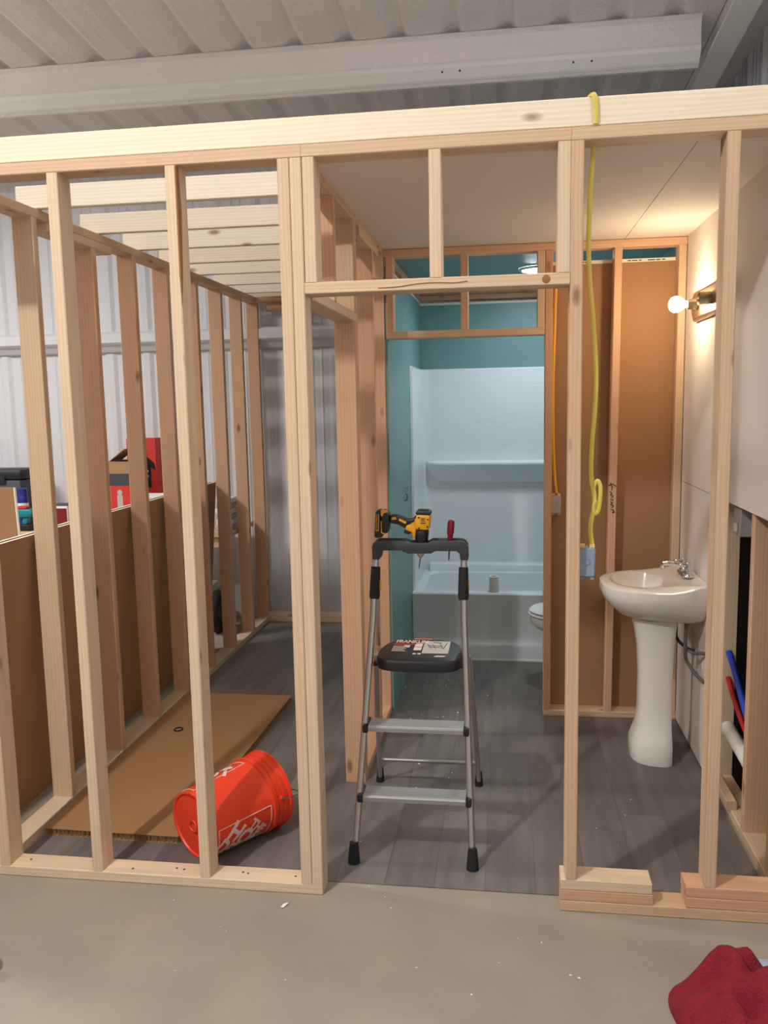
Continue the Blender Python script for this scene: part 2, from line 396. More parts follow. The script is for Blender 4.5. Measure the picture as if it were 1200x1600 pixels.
# -- left wall
lw = thing('stud_wall', 'long left stud wall running back beside the brown leaning sheets', 'stud wall', (-.415, 2, 0))
board('bottom_plate', -.459, -.37, D+.001, 3.69, 0, T, lw, 'pine')
ZL = 2.462
for i, ys in enumerate((.545, 1.04, 1.475, 1.91, 2.36, 2.81, 3.24, 3.652)):
    board('stud', -.459, -.37, ys, ys+T, T, ZL-T if i == 1 else ZL, lw, ('pine', 'fir_pink')[i > 0])
board('splice_plate', -.459, -.37, .66, 1.24, ZL-T, ZL-.0003, lw, 'pine')
board('top_plate', -.459, -.37, D+.001, 3.69, ZL, ZL+T, lw, 'pine')
# -- back of the left room
bw = thing('stud_wall', 'low doubled plates of the back wall in the left room', 'wall plate', (.2, 3.68, 0))
board('bottom_plate', -.369, .768, 3.645, 3.69, 0, T, bw, 'pine'); board('bottom_plate', -.369, .768, 3.65, 3.69, T+.0005, 2*T, bw, 'pine')
board('top_plate', -.369, .768, 3.60, 3.69, ZL, ZL+T, bw, 'fir_pink'); board('top_plate', -.30, .768, 3.655, 3.69, ZL-.06, ZL-.0005, bw, 'fir_pink')
# -- divider between the left room and the hallway
dw = thing('stud_wall', 'dividing stud wall left of the stepladder with its own door opening', 'stud wall', (.81, 1.3, 0))
XD0, XD1, ZD = .769, .858, 2.465
board('top_plate', XD0, XD1, D+.001, 3.54, ZD, ZD+T, dw, 'pine')
board('bottom_plate', XD0, XD1, .885, 3.54, 0, T, dw, 'fir_pink')
board('jack_stud', XD0, XD1, .885, .923, T, 2.046, dw, 'fir_pink')
board('header', XD0, XD1, D+.001, .923, 2.0462, 2.084, dw, 'pine')
board('cripple_stud', XD0, XD1, .475, .513, 2.0842, ZD, dw, 'fir_pink')
board('cripple_stud', XD0, XD1, .885, .923, 2.0842, ZD, dw, 'pine')
board('king_stud', XD0, XD1, .9235, .961, T, ZD, dw, 'pine')
board('splice_plate', XD0, XD1, 1.05, 1.62, ZD-T, ZD-.0003, dw, 'pine')
board('stud', XD0, XD1, 1.405, 1.443, T, ZD-T, dw, 'fir_pink')
board('stud', XD0, XD1, 1.78, 1.818, T, ZD, dw, 'fir_pink')
for ys in (2.2, 2.6, 3.0, 3.4): board('stud', XD0, XD1, ys, ys+T, T, ZD, dw, 'fir_pink')
# -- partition in front of the bathroom
pt = thing('stud_wall', 'inner stud wall across the hallway end with the bathroom door opening', 'stud wall', (1.6, 1.83, 0))
Y0, Y1, ZP = 1.785, 1.874, 2.448
board('top_plate', .859, 2.374, Y0, Y1, ZP, ZP+T, pt, 'fir_pink')
board('cripple_stud', .868, .906, Y0, Y1, 2.069, ZP, pt, 'fir_pink')
board('header', .868, 1.685, Y0, Y1, 2.031, 2.069, pt, 'pine')
board('cripple_stud', 1.257, 1.295, Y0, Y1, 2.069, ZP, pt, 'fir_pink')
board('cripple_stud', 1.646, 1.684, Y0, Y1, 2.069, ZP, pt, 'pine')
board('stud', 1.6855, 1.7235, Y0, Y1, T, ZP, pt, 'fir_pink')
board('stud', 2.016, 2.054, Y0, Y1, T, ZP, pt, 'fir_pink', lean=.008)
board('stud', 2.336, 2.374, Y0, Y1, T, ZP, pt, 'pine')
board('bottom_plate', 1.6855, 2.374, Y0, Y1, .0037, T, pt, 'pine')
for pth in ([(2.012, 1.252), (2.03, 1.262), (2.05, 1.25)], [(2.02, 1.268), (2.03, 1.248), (2.028, 1.228)], [(2.018, 1.222), (2.03, 1.214), (2.022, 1.205), (2.036, 1.2), (2.028, 1.19)], [(2.02, 1.183), (2.038, 1.178)], [(2.022, 1.17), (2.034, 1.164), (2.024, 1.154), (2.038, 1.15), (2.03, 1.138)], [(2.024, 1.13), (2.04, 1.124), (2.034, 1.112), (2.046, 1.118)]):
    tube('pencil_mark', smooth_path([(a, Y0-.0012, b) for a, b in pth], 4), .0022, 'dark_ink', pt, 5)
# -- right wall framing, open below the hung drywall
rs = thing('stud_wall', 'right side stud wall behind the drywall, open low down with pipes', 'stud wall', (2.43, .9, 0))
board('bottom_plate', 2.389, 2.478, D+.001, 3.6, 0, T, rs, 'pine')
for ys, mm in ((.215, 'pine'), (.53, 'fir_pink'), (1.045, 'pine'), (1.45, 'pine'), (1.9, 'pine'), (2.4, 'pine')): board('stud', 2.389, 2.478, ys, ys+T, T, ZD, rs, mm)
board('top_plate', 2.389, 2.478, D+.001, 3.6, ZD, ZD+T, rs, 'pine')
sc = board('wood_offcut', 2.372, 2.412, .712, 1.02, T+.0005, 2*T, None, 'pine')
tag(sc, 'short wood offcut lying on the bottom plate of the right wall', 'wood block')
bs = box('backing', 2.479, 2.482, .0905, 3.6, 0, 2.5, 'backing_black'); tag(bs, 'black sheeting added to darken the back of the open right stud bay', 'backing')  # black panel added so the open bay stays dark

# -- ceiling joists over the left room
for i, yj in enumerate((.598, 1.126, 1.574, 2.039, 2.469, 2.955, 3.40, 3.655)):
    nm = ('nearest the front wall', 'second from the front wall', 'third from the front wall', 'fourth from the front wall', 'fifth from the front wall', 'third from the back wall', 'second from the back wall', 'last before the back wall')[i]
    j = board('ceiling_joist', -.462, .858, yj, yj+T, 2.5035, 2.5925, None, 'pine_cream')
    tag(j, 'cream ceiling joist on edge over the left room, ' + nm, 'joist', 'ceiling joists over the left room')

# ================================================================ DRYWALL, BATHROOM
dc = thing('ceiling_drywall', kind='structure')
box('drywall_sheet', .8585, 2.0735, .09, 1.88, 2.4875, 2.5, 'drywall', dc); box('drywall_sheet', 2.0765, 2.3885, .09, 1.88, 2.4875, 2.5, 'drywall', dc)
wr = thing('wall_drywall', kind='structure')
box('drywall_sheet', 2.3755, 2.3885, .0895, 1.784, 1.279, 2.487, 'drywall', wr)
box('drywall_sheet', 2.3755, 2.3885, 1.064, 1.784, .012, 1.2755, 'drywall', wr)
box('drywall_sheet', 2.3755, 2.3885, 1.875, 3.6, .012, 2.505, 'teal_board', wr)
wp = thing('wall_partition', kind='structure')
for a, b in ((1.690, 2.010), (2.0105, 2.374)):
    box('drywall_sheet', a, b, Y1+.0005, Y1+.013, .012, 2.385, 'kraft', wp)
    box('edge_tape', a, b, Y1, Y1+.013, 2.3852, 2.402, 'tape_white', wp)
for x0_, x1_ in ((1.87, 1.885), (1.888, 1.91), (2.10, 2.118), (2.122, 2.15), (2.156, 2.17), (2.2, 2.235), (2.24, 2.262), (2.27, 2.285)):
    box('tape_print', x0_, x1_, Y1-.0008, Y1-.0001, 2.391, 2.3955, 'dark_ink', wp)
wl = thing('wall_bathroom_left', kind='structure')
box('drywall_sheet', .8585, .871, Y1-.08, 3.56, .006, 2.40, 'teal_board', wl)
box('edge_tape', .8585, .871, Y1, 3.56, 2.4002, 2.415, 'tape_white', wl)
wb = thing('wall_bathroom_back', kind='structure')
box('drywall_sheet', .8715, 2.37, 3.552, 3.565, .006, 2.385, 'teal_board', wb)
box('edge_tape', .8715, 2.37, 3.552, 3.565, 2.3852, 2.402, 'tape_white', wb)
board('top_plate', .8715, 2.37, 3.566, 3.60, 2.42, 2.458, wb, 'fir_pink'); board('top_plate', .8715, 2.37, 3.54, 3.60, 2.459, 2.4975, wb, 'fir_pink')
cb = box('ceiling_bathroom', .8585, 2.374, 1.895, 3.62, 2.5005, 2.513, 'teal_board'); tag(cb, kind='structure')

# ceiling disc light
dl = thing('ceiling_light', 'round glowing disc light on the teal bathroom ceiling', 'ceiling light', (1.69, 2.75, 2.5))
lathe('trim_ring', [(0, .125), (-.008, .125), (-.014, .115), (-.014, .105), (-.004, .1)], 'white_pvc', dl, (1.69, 2.75, 2.5), cap0=False, cap1=False)
lathe('diffuser', [(-.003, .104), (-.016, .1), (-.021, .08), (-.023, .04), (-.0235, .001)], 'led_glow', dl, (1.69, 2.75, 2.5))

# tub and surround: one moulded unit
tb = thing('bathtub', 'white alcove bathtub with tall moulded surround at the back of the bathroom', 'bathtub', (1.6, 3.1, 0))
ap = [(2.800, .44), (2.776, .455), (2.762, .453), (2.755, .443), (2.757, .425), (2.768, .40), (2.774, .18), (2.770, .14), (2.752, .115), (2.748, .10), (2.748, .0), (2.80, 0)]
loft('apron', [[(xx, a, b) for a, b in ap] for xx in (.874, 2.366)], 'acrylic', tb)
def rrect(x0, x1, y0, y1, r, z, n=8):
    o = []
    for cx, cy, a0 in ((x1-r, y1-r, 0), (x0+r, y1-r, 90), (x0+r, y0+r, 180), (x1-r, y0+r, 270)):
        for k in range(n+1):
            a = math.radians(a0+90*k/n); o.append((cx+r*math.cos(a), cy+r*math.sin(a), z))
    return o
loft('basin', [rrect(.876, 2.364, 2.776, 3.53, .012, .43), rrect(.876, 2.364, 2.776, 3.53, .012, .4545), rrect(.93, 2.30, 2.835, 3.45, .13, .4565), rrect(.945, 2.285, 2.85, 3.44, .125, .448), rrect(.99, 2.2, 2.90, 3.42, .12, .2), rrect(1.06, 2.1, 2.95, 3.37, .11, .12), rrect(1.2, 1.95, 3.05, 3.3, .1, .112)], 'acrylic', tb, cap0=False)
loft('ledge', [[(xx, 3.53, .455), (xx, 3.53, .512), (xx, 3.475, .510), (xx, 3.462, .503), (xx, 3.458, .49), (xx, 3.452, .455)] for xx in (.93, 2.364)], 'acrylic', tb)
box('caulk_strip', .872, 2.36, 2.740, 2.7475, .0036, .012, 'white_pvc', tb)
def surround():
    wy, lx, r = 3.528, .888, .06
    path = [(lx, 2.825)] + [(lx, wy-r)] + [(lx+r-r*math.cos(math.radians(a)), wy-r+r*math.sin(math.radians(a))) for a in (20, 45, 70)] + [(lx+r, wy), (2.35, wy)]
    def ring(z, o):
        inner = []
        for i, (px, py) in enumerate(path):
            if i <= 1: nx, ny = -1, 0
            elif i >= 5: nx, ny = 0, 1
            else: a = math.radians((20, 45, 70)[i-2]); nx, ny = -math.cos(a), math.sin(a)
            inner.append((px+nx*o, py+ny*o, z))
        return inner + [(2.35, 3.5505, z), (.8725, 3.5505, z), (.8725, 2.815, z)]
    loops = [ring(.455, 0)]; z = .455+.0675
    while z < 1.92:
        if not 1.10 < z < 1.28: loops += [ring(z-.0035, 0), ring(z-.001, .0005), ring(z+.001, .0005), ring(z+.0035, 0)]
        z += .0675
    loops += [ring(1.922, 0), ring(1.93, .005)]
    return loft('surround', loops, 'acrylic', tb, smooth=False)
surround()
def shelf():
    loops = []
    for xx, d in ((.905, .008), (.93, .05), (.965, .085), (1.01, .105), (1.07, .11), (2.34, .11)):
        w = 3.527; h = .13*(d/.11)
        loops.append([(xx, w, 1.268), (xx, w-d*.9, 1.262), (xx, w-d, 1.255), (xx, w-d, 1.243), (xx, w-d*.93, 1.236), (xx, w-d*.62, 1.236-h*.5), (xx, w-d*.3, 1.236-h*.88), (xx, w, 1.236-h)])
    return loft('shelf', loops, 'acrylic', tb)
shelf()
tb_c = thing('container', 'small white cylinder with a dark slit on top, standing on the tub rim', 'container', (1.408, 2.806, .4545))
lathe('body', [(0, .031), (.004, .033), (.085, .0315), (.09, .029)], 'white_pvc', tb_c, (1.408, 2.806, .4566))
lathe('cap', [(0, .031), (.008, .032), (.011, .028), (.009, .012), (.006, .001)], 'white_card', tb_c, (1.408, 2.806, .5467))
box('slit', 1.394, 1.422, 2.803, 2.809, .556, .5585, 'dark_card', tb_c)
vh = thing('wire_stub', 'short bent metal wire sticking out of the teal wall', 'wire', (.872, 2.445, 1.14))
tube('wire', smooth_path([(.871, 2.44, 1.19), (.885, 2.445, 1.185), (.889, 2.45, 1.165), (.88, 2.445, 1.145)]), .003, 'aluminium', vh, 6)
tube('wire', smooth_path([(.88, 2.442, 1.143), (.889, 2.44, 1.13), (.884, 2.44, 1.105), (.871, 2.44, 1.10)]), .003, 'dark_card', vh, 6)

# toilet
def toilet():
    t = thing('toilet', 'white toilet mostly hidden behind the partition, its lid down', 'toilet', (1.95, 2.43, 0)); cy = 2.43
    def el(xf, xb, hw, z, n=36):
        out = []; xc = (xf+xb)/2
        for k in range(n):
            a = 2*math.pi*k/n; ca, sa = math.cos(a), math.sin(a)
            out.append((xc-(xc-xf)*math.copysign(abs(ca)**.9, ca), cy+hw*math.copysign(abs(sa)**.9, sa), z))
        return out
    loft('pedestal', [el(1.80, 2.28, .12, .0037), el(1.81, 2.27, .115, .05), el(1.86, 2.26, .10, .12), el(1.84, 2.25, .105, .2), el(1.75, 2.22, .13, .27)], 'porcelain', t)
    loft('bowl', [el(1.76, 2.2, .12, .265), el(1.66, 2.16, .165, .33), el(1.632, 2.13, .182, .36), el(1.63, 2.13, .184, .398), el(1.64, 2.12, .175, .402)], 'porcelain', t)
    loft('seat', [el(1.626, 2.12, .186, .405), el(1.622, 2.12, .19, .412), el(1.626, 2.12, .186, .42)], 'white_card', t)
    loft('lid', [el(1.632, 2.13, .182, .4255), el(1.628, 2.13, .186, .433), el(1.64, 2.13, .176, .444), el(1.75, 2.1, .12, .45)], 'white_card', t)
    box('tank', 2.13, 2.35, 2.2, 2.66, .38, .74, 'porcelain', t, .025, 3); box('tank_lid', 2.12, 2.355, 2.19, 2.67, .742, .78, 'porcelain', t, .012, 2)
    loft('neck', [el(2.0, 2.34, .11, .25), el(2.02, 2.345, .15, .379)], 'porcelain', t)
toilet()

# ================================================================ SINK, VANITY LIGHT, WIRING
sk = thing('pedestal_sink', 'white pedestal sink against the right drywall wall', 'sink', (2.2, 1.36, 0))
def dloop(xf, xb, hw, z, cy=1.37, n=56, e=2.6, lift=0):
    out = []; xc = xb-.10*(xb-xf)/.44-.0; a_ = xc-xf
    for k in range(n):
        a = 2*math.pi*k/n; ca, sa = math.cos(a), math.sin(a)
        px = -math.copysign(abs(ca)**(2/e), ca); py = math.copysign(abs(sa)**(2/3.2), sa)
        X = xc + px*a_ if px < 0 else xc + min(px*1.6, 1)*(xb-xc)
        Z = z + lift*max(0, min(1, (X-2.24)/.1))
        out.append((X, cy+hw*py, Z))
    return out
def eloop(xc, a_, b_, z, cy=1.37, n=56):
    return [(xc-a_*math.cos(2*math.pi*k/n), cy+b_*math.sin(2*math.pi*k/n), z) for k in range(n)]
loft('basin', [dloop(2.10, 2.36, .10, .672, e=2), dloop(2.06, 2.372, .165, .68, e=2), dloop(2.01, 2.374, .215, .705, e=2.1), dloop(1.965, 2.374, .25, .745, e=2.3), dloop(1.937, 2.374, .268, .785, e=2.4), dloop(1.93, 2.374, .272, .815, e=2.4, lift=.02),
               dloop(1.934, 2.374, .269, .836, e=2.4, lift=.028), dloop(1.95, 2.372, .256, .846, e=2.4, lift=.028), eloop(2.105, .128, .195, .847, 1.395), eloop(2.105, .118, .183, .842, 1.395), eloop(2.105, .11, .172, .82, 1.395), eloop(2.105, .085, .14, .76, 1.39), eloop(2.105, .03, .05, .738, 1.38)], 'porcelain', sk)
def pl(xf, xb, hw, z): return dloop(xf, xb, hw, z, cy=1.325, e=2)
loft('pedestal', [pl(2.074, 2.25, .15, .0037), pl(2.07, 2.25, .152, .012), pl(2.073, 2.25, .15, .09), pl(2.085, 2.25, .138, .12), pl(2.1, 2.25, .113, .17), pl(2.106, 2.25, .1, .26), pl(2.106, 2.252, .095, .42), pl(2.098, 2.256, .098, .55), pl(2.085, 2.26, .108, .63), pl(2.07, 2.265, .12, .685)], 'porcelain', sk)
lathe('drain', [(0, .02), (.004, .019), (.005, .012), (.003, .001)], 'chrome', sk, (2.105, 1.38, .7385))
fc = thing('faucet', 'chrome two handle faucet on the back of the white sink', 'faucet', (2.32, 1.37, .87))
loft('base', [[(p[0], p[1], z) for p in rrect(2.295-o, 2.345+o, 1.29-o, 1.45+o, .024, 0)] for z, o in ((.8745, .002), (.88, .002), (.889, -.004), (.891, -.012))], 'chrome', fc)
tube('spout', smooth_path([(2.32, 1.37, .887), (2.315, 1.37, .91), (2.29, 1.37, .922), (2.25, 1.37, .928), (2.218, 1.37, .925)], 5), [.018]*6+[.014]*8+[.0125]*7, 'chrome', fc, 12)
lathe('aerator', [(0, .0115), (-.02, .0115), (-.026, .009)], 'chrome', fc, (2.217, 1.37, .922), n=14)
for yy in (1.315, 1.425):
    lathe('handle_hub', [(0, .017), (.02, .016), (.03, .011), (.045, .013), (.055, .009), (.057, .001)], 'chrome', fc, (2.322, yy, .887), n=16)
    box('handle', 2.275, 2.335, yy-.007, yy+.007, .925, .936, 'chrome', fc, .004)
hs = thing('supply_hose', 'dark flexible supply hoses hanging behind the sink pedestal', 'hose', (2.31, 1.3, .55))
tube('hose', smooth_path([(2.30, 1.22, .675), (2.30, 1.22, .56), (2.31, 1.24, .50), (2.34, 1.2, .45), (2.374, 1.16, .42)]), .008, 'grey_hose', hs, 8)
tube('hose', smooth_path([(2.30, 1.24, .56), (2.33, 1.2, .545), (2.355, 1.15, .56), (2.374, 1.12, .565)]), .008, 'grey_hose', hs, 8)
tube('hose', smooth_path([(2.30, 1.45, .675), (2.30, 1.44, .56), (2.33, 1.4, .52), (2.374, 1.38, .5)]), .008, 'grey_hose', hs, 8)

vl = thing('vanity_light', 'brushed nickel vanity light with one lit bulb on the right wall', 'wall light', (2.37, 1.25, 2.11))
oct_ = lambda y0, y1, z0, z1, c: [(y0+c, z0), (y1-c, z0), (y1, z0+c), (y1, z1-c), (y1-c, z1), (y0+c, z1), (y0, z1-c), (y0, z0+c)]
loft('back_plate', [[(xx, y, z) for y, z in oct_(.99+o, 1.545-o, 2.048+o, 2.184-o, .032)] for xx, o in ((2.3752, 0), (2.362, 0), (2.352, .006), (2.349, .014))], 'nickel', vl, smooth=False)
for yy in (1.40, 1.14):
    lathe('socket', [(0, .024), (.01, .026), (.035, .022), (.045, .02)] if yy > 1.3 else [(0, .026), (.012, .028), (.05, .028), (.052, .022), (.02, .018)], 'nickel', vl, (2.349, yy, 2.118), (-1, 0, 0), 20)
lathe('bulb', [(0, .013), (.012, .016), (.025, .028), (.042, .036), (.058, .036), (.072, .028), (.08, .014), (.082, .001)], 'bulb_glow', vl, (2.304, 1.40, 2.12), (-1, 0, 0), 24)

def ebox(label, x0, y0, z0, m, w=.05, h=.095, d=.06):
    e = thing('junction_box', label, 'junction box', (x0+w/2, y0+d/2, z0))
    box('body', x0+.001, x0+w, y0, y0+d, z0, z0+h, m, e, .004, 1)
    box('flange', x0+.001, x0+w*.35, y0-.0025, y0-.0002, z0+h*.04, z0+h*.96, m, e)
    lathe('knockout', [(0, .0105), (.002, .0105), (.002, .008), (.0005, .0075)], m, e, (x0+w*.5, y0-.0003, z0+h*.55), (0, -1, 0), 20)
    for s in (.2, .8): box('tab', x0+w*s-.006, x0+w*s+.006, y0+.004, y0+.02, z0-.008, z0-.0002, m, e); box('clamp', x0+w*s-.008, x0+w*s+.008, y0+.01, y0+.03, z0+h+.0002, z0+h+.01, 'tan_tape', e)
    return e
ebox('grey plastic junction box on the partition stud right of the bathroom opening', 1.7237, 1.80, 1.105, 'box_grey')
ebox('blue grey plastic junction box on the front stud nearest the sink', 1.7205, .028, 1.137, 'box_blue')
c1 = thing('power_cable', 'flat yellow cable looped over the rim board and hanging to the blue grey box', 'cable', (1.74, .06, 2.5))
tube('drop', smooth_path([(1.762, .052, 1.235), (1.756, .052, 1.30), (1.768, .056, 1.38), (1.757, .06, 1.46), (1.758, .06, 1.56), (1.765, .062, 1.66), (1.768, .06, 1.78), (1.757, .06, 1.95), (1.742, .058, 2.12), (1.742, .056, 2.3), (1.752, .054, 2.4695)]), .0075, 'yellow_cable', c1, 10, flat=.5, flat_dir=(0, 1, 0))
tube('loop', smooth_path([(1.764, .058, 1.335), (1.772, .05, 1.38), (1.764, .05, 1.36), (1.772, .052, 1.34), (1.782, .052, 1.36), (1.786, .052, 1.42), (1.778, .054, 1.445), (1.768, .056, 1.435), (1.762, .06, 1.41)]), .0065, 'yellow_cable', c1, 8, flat=.5, flat_dir=(0, 1, 0))
tube('bight', smooth_path([(1.752, -.0045, 2.512), (1.752, -.005, 2.55), (1.748, -.006, 2.585), (1.742, -.002, 2.5965), (1.733, .02, 2.597), (1.731, .041, 2.58), (1.74, .044, 2.53), (1.75, .05, 2.509)]), .0085, 'yellow_cable', c1, 10, flat=.5, flat_dir=(0, 1, 0))
c2 = thing('power_cable', 'orange yellow cable dropping inside the partition to the grey box', 'cable', (1.75, 1.8, 2))
tube('drop', smooth_path([(1.752, 1.83, 1.21), (1.742, 1.835, 1.3), (1.733, 1.84, 1.5), (1.73, 1.84, 1.75), (1.735, 1.84, 2.0), (1.742, 1.845, 2.25), (1.748, 1.85, 2.447)]), .0075, 'orange_cable', c2, 10, flat=.6, flat_dir=(0, 1, 0))

# pipes in the open bay
bx = thing('outlet_box', 'grey outlet box with a white cable inside the open right stud bay', 'outlet box', (2.43, .8, 1.18))
box('body', 2.40, 2.46, .76, .86, 1.15, 1.26, 'box_grey', bx, .004, 1); box('face', 2.392, 2.399, .79, .83, 1.165, 1.20, 'white_pvc', bx, .002, 1)
tube('cable', smooth_path([(2.42, .80, 1.262), (2.43, .76, 1.29), (2.46, .70, 1.31)]), .005, 'white_pvc', bx, 8)
for nm, lb, m, z0, z1, r in (('water_pipe', 'blue water pipe in the open right stud bay', 'blue_pex', .57, .40, .0135), ('water_pipe', 'red water pipe in the open right stud bay', 'red_pex', .455, .37, .0115), ('drain_pipe', 'white drain pipe low in the open right stud bay', 'white_pvc', .275, .252, .03)):
    tag(tube(nm, smooth_path([(2.445, 1.04, z0+.03), (2.445, .92, z0-.03), (2.445, .75, (z0+z1)/2-.05), (2.445, .575, z1-.04)]) if nm == 'water_pipe' else [(2.44, 1.0, z0), (2.44, .75, z0-.01), (2.44, .575, z1)], r, m, None, 14), lb, 'pipe')

# ================================================================ STEPLADDER
la = thing('stepladder', 'aluminium three step ladder with black platform in the front doorway', 'stepladder', (1.145, .5, 0))
def fx(s, z): return 1.145+.016*z + s*(.2205-.0535*min(z, 1.0)/1.0)
def fy(z): return .222+.2*z
for s in (-1, 1):
    tube('front_rail', [(fx(s, z), fy(z), z) for z in (.02, .3, .6, .9, 1.14)], .0125, 'aluminium', la, 16)
    tube('rear_leg', [(1.145+s*.222, .905, .02), (1.150+s*.205, .72, .4), (1.155+s*.186, .575, .70)], .0105, 'aluminium', la, 14)
    tube('rear_leg', [(1.155+s*.1745, .56, .74), (1.158+s*.168, .49, .95)], .006, 'aluminium', la, 10)
    g = tube('grip', [(fx(s, z), fy(z), z) for z in (.965, .975, 1.06, 1.085)], [.017, .0205, .0185, .0175], 'black_rubber', la, 16)
    tube('grip_insert', [(fx(s, z)+s*.014*(-1 if s < 0 else 1), fy(z)+.003, z) for z in (.985, 1.0, 1.03, 1.045)], [.003, .009, .009, .003], 'yellow_plastic', la, 10)
    for nm, x, y in (('foot', fx(s, 0), .218), ('foot', 1.145+s*.222, .905)):
        k = 1 if y < .5 else .8
        tube(nm, [(x, y-.001*k, .0037), (x, y, .012), (x, y+.006, .05*k+.01), (x, y+.008, .07*k+.01)], [.0225*k, .0225*k, .0185*k, .016*k], 'black_rubber', la, 16)
tube('rear_brace', [(1.145-.213, .858, .128), (1.145+.213, .858, .128)], .008, 'alu_bright', la, 12)
def tread(z):
    yc = fy(z)+.018; x0, x1 = fx(-1, z)+.016, fx(1, z)-.016
    pr = [(-.046, -.018), (-.046, -.004), (-.04, .0)]
    for k in range(6): pr += [(-.036+.0135*k, -.002), (-.034+.0135*k, .003), (-.0285+.0135*k, .003), (-.0265+.0135*k, -.002)]
    pr += [(.046, 0), (.046, -.014), (.04, -.014), (.04, -.004), (-.040, -.004), (-.040, -.018)]
    loft('tread', [[(xx, yc+a, z+b) for a, b in pr] for xx in (x0, x1)], 'alu_bright', la, smooth=False)
    for s, xx in ((-1, x0), (1, x1)):
        box('end_cap', min(xx, xx+s*.022), max(xx, xx+s*.022), yc-.05, yc+.05, z-.026, z+.006, 'black_plastic', la, .007, 2)
tread(.252); tread(.503)
def platform():
    zc = .742; loops = []
    for z, o in ((.698, .012), (.702, .003), (.73, 0), (.742, .006), (.747, .02)):
        l = []
        for k in range(60):
            a = 2*math.pi*k/60; ca, sa = math.cos(a), math.sin(a)
            X = 1.158+(.166-o)*math.copysign(abs(ca)**.45, ca); Y = .495+(.15-o)*math.copysign(abs(sa)**.5, sa)
            X = 1.158+(X-1.158)*(1-.16*max(0, (Y-.495)/.15)); l.append((X, Y, z))
        loops.append(l)
    loft('platform', loops, 'black_plastic', la)
    box('platform_bracket', fx(-1, .7)+.004, fx(1, .7)-.004, .44, .47, .692, .706, 'black_plastic', la)
    z = .7475
    def q(name, x0, x1, y0, y1, m, dz=0, sk=.0): 
        me = mesh_of('s', [(x0-sk, y0, 0), (x1-sk, y0, 0), (x1, y1, 0), (x0, y1, 0), (x0-sk, y0, .0005), (x1-sk, y0, .0005), (x1, y1, .0005), (x0, y1, .0005)], [(3, 2, 1, 0), (4, 5, 6, 7), (0, 1, 5, 4), (1, 2, 6, 5), (2, 3, 7, 6), (3, 0, 4, 7)])
        return link(name, me, m, la, (0, 0, z+dz))
    ft = link('sticker_text', text_mesh('FRANKLIN', .029, align='LEFT', bold=.0012), 'white_print', la, (1.05, .592, z+.0006)); ft.scale = (.95, 1.9, 1)
    q('sticker', 1.046, 1.125, .546, .566, 'red_print'); q('sticker', 1.166, 1.268, .44, .605, 'label_grey')
    q('sticker', 1.130, 1.160, .525, .568, 'white_print'); q('sticker', 1.130, 1.160, .478, .518, 'white_print')
    for k in range(5): q('sticker', 1.046, 1.10-.008*(k % 2), .526-.016*k, .533-.016*k, 'white_print')
    q('sticker', 1.088, 1.112, .512, .54, 'white_card', .0006); q('sticker', 1.225, 1.262, .398, .412, 'white_print', sk=.01)
    q('sticker', 1.132, 1.145, .425, .438, 'white_print'); q('sticker', 1.150, 1.163, .425, .438, 'white_print')
    q('sticker', 1.12, 1.19, .628, .642, 'orange_tab')
    for (a, b, c, d) in ((1.18, .56, 1.2, .5), (1.2, .56, 1.215, .5), (1.18, .54, 1.24, .535), (1.185, .52, 1.24, .515), (1.225, .58, 1.245, .5), (1.255, .58, 1.245, .5), (1.2, .585, 1.235, .58)):
        tube('sticker_drawing', [(a, b, z+.0012), (c, d, z+.0012)], .0012, 'dark_card', la, 5)
platform()
def handle_bar():
    out = [(.986, 1.115), (.985, 1.165), (.99, 1.178), (1.003, 1.187), (1.115, 1.187), (1.128, 1.1795), (1.198, 1.1795), (1.212, 1.188), (1.325, 1.188), (1.338, 1.18), (1.346, 1.166), (1.348, 1.115), (1.319, 1.115), (1.315, 1.14), (1.303, 1.149), (1.225, 1.149), (1.21, 1.139), (1.12, 1.139), (1.105, 1.15), (1.03, 1.15), (1.018, 1.142), (1.013, 1.115)]
    prism('handle_bar', out, .420, .434, 'grey_plastic', la, .003); prism('handle_bar', out, .482, .496, 'grey_plastic', la, .003)
    def fl(x0, x1, z): box('tray', x0, x1, .4342, .4818, z, z+.006, 'grey_plastic', la)
    fl(1.03, 1.10, 1.152); fl(1.1, 1.142, 1.143); fl(1.203, 1.23, 1.146); fl(1.23, 1.263, 1.152); fl(1.289, 1.31, 1.152)
    for x0, x1 in ((.986, 1.014), (1.319, 1.347)): box('elbow', x0, x1, .4342, .4818, 1.117, 1.165, 'grey_plastic', la)
handle_bar()

# cordless drill standing nose down in the tray
dr = thing('cordless_drill', 'yellow and black cordless drill standing nose down on the ladder top', 'drill', (1.15, .458, 1.19)); yc = .458
prism('housing', [(1.150, 1.228), (1.150, 1.262), (1.156, 1.288), (1.207, 1.286), (1.205, 1.255), (1.2015, 1.226)], yc-.033, yc+.033, 'yellow_plastic', dr, .009)
prism('trigger_frame', [(1.110, 1.226), (1.113, 1.246), (1.150, 1.252), (1.152, 1.222), (1.148, 1.196), (1.137, 1.192), (1.135, 1.216)], yc-.017, yc+.017, 'yellow_plastic', dr, .005)
prism('rear_cap', [(1.151, 1.285), (1.152, 1.296), (1.16, 1.302), (1.2, 1.300), (1.211, 1.293), (1.208, 1.283)], yc-.034, yc+.034, 'black_plastic', dr, .006)
prism('grip', [(1.050, 1.252), (1.052, 1.282), (1.075, 1.284), (1.105, 1.275), (1.125, 1.266), (1.142, 1.27), (1.1505, 1.282), (1.1505, 1.25), (1.128, 1.243), (1.114, 1.23), (1.104, 1.234), (1.082, 1.246)], yc-.016, yc+.016, 'black_plastic', dr, .006)
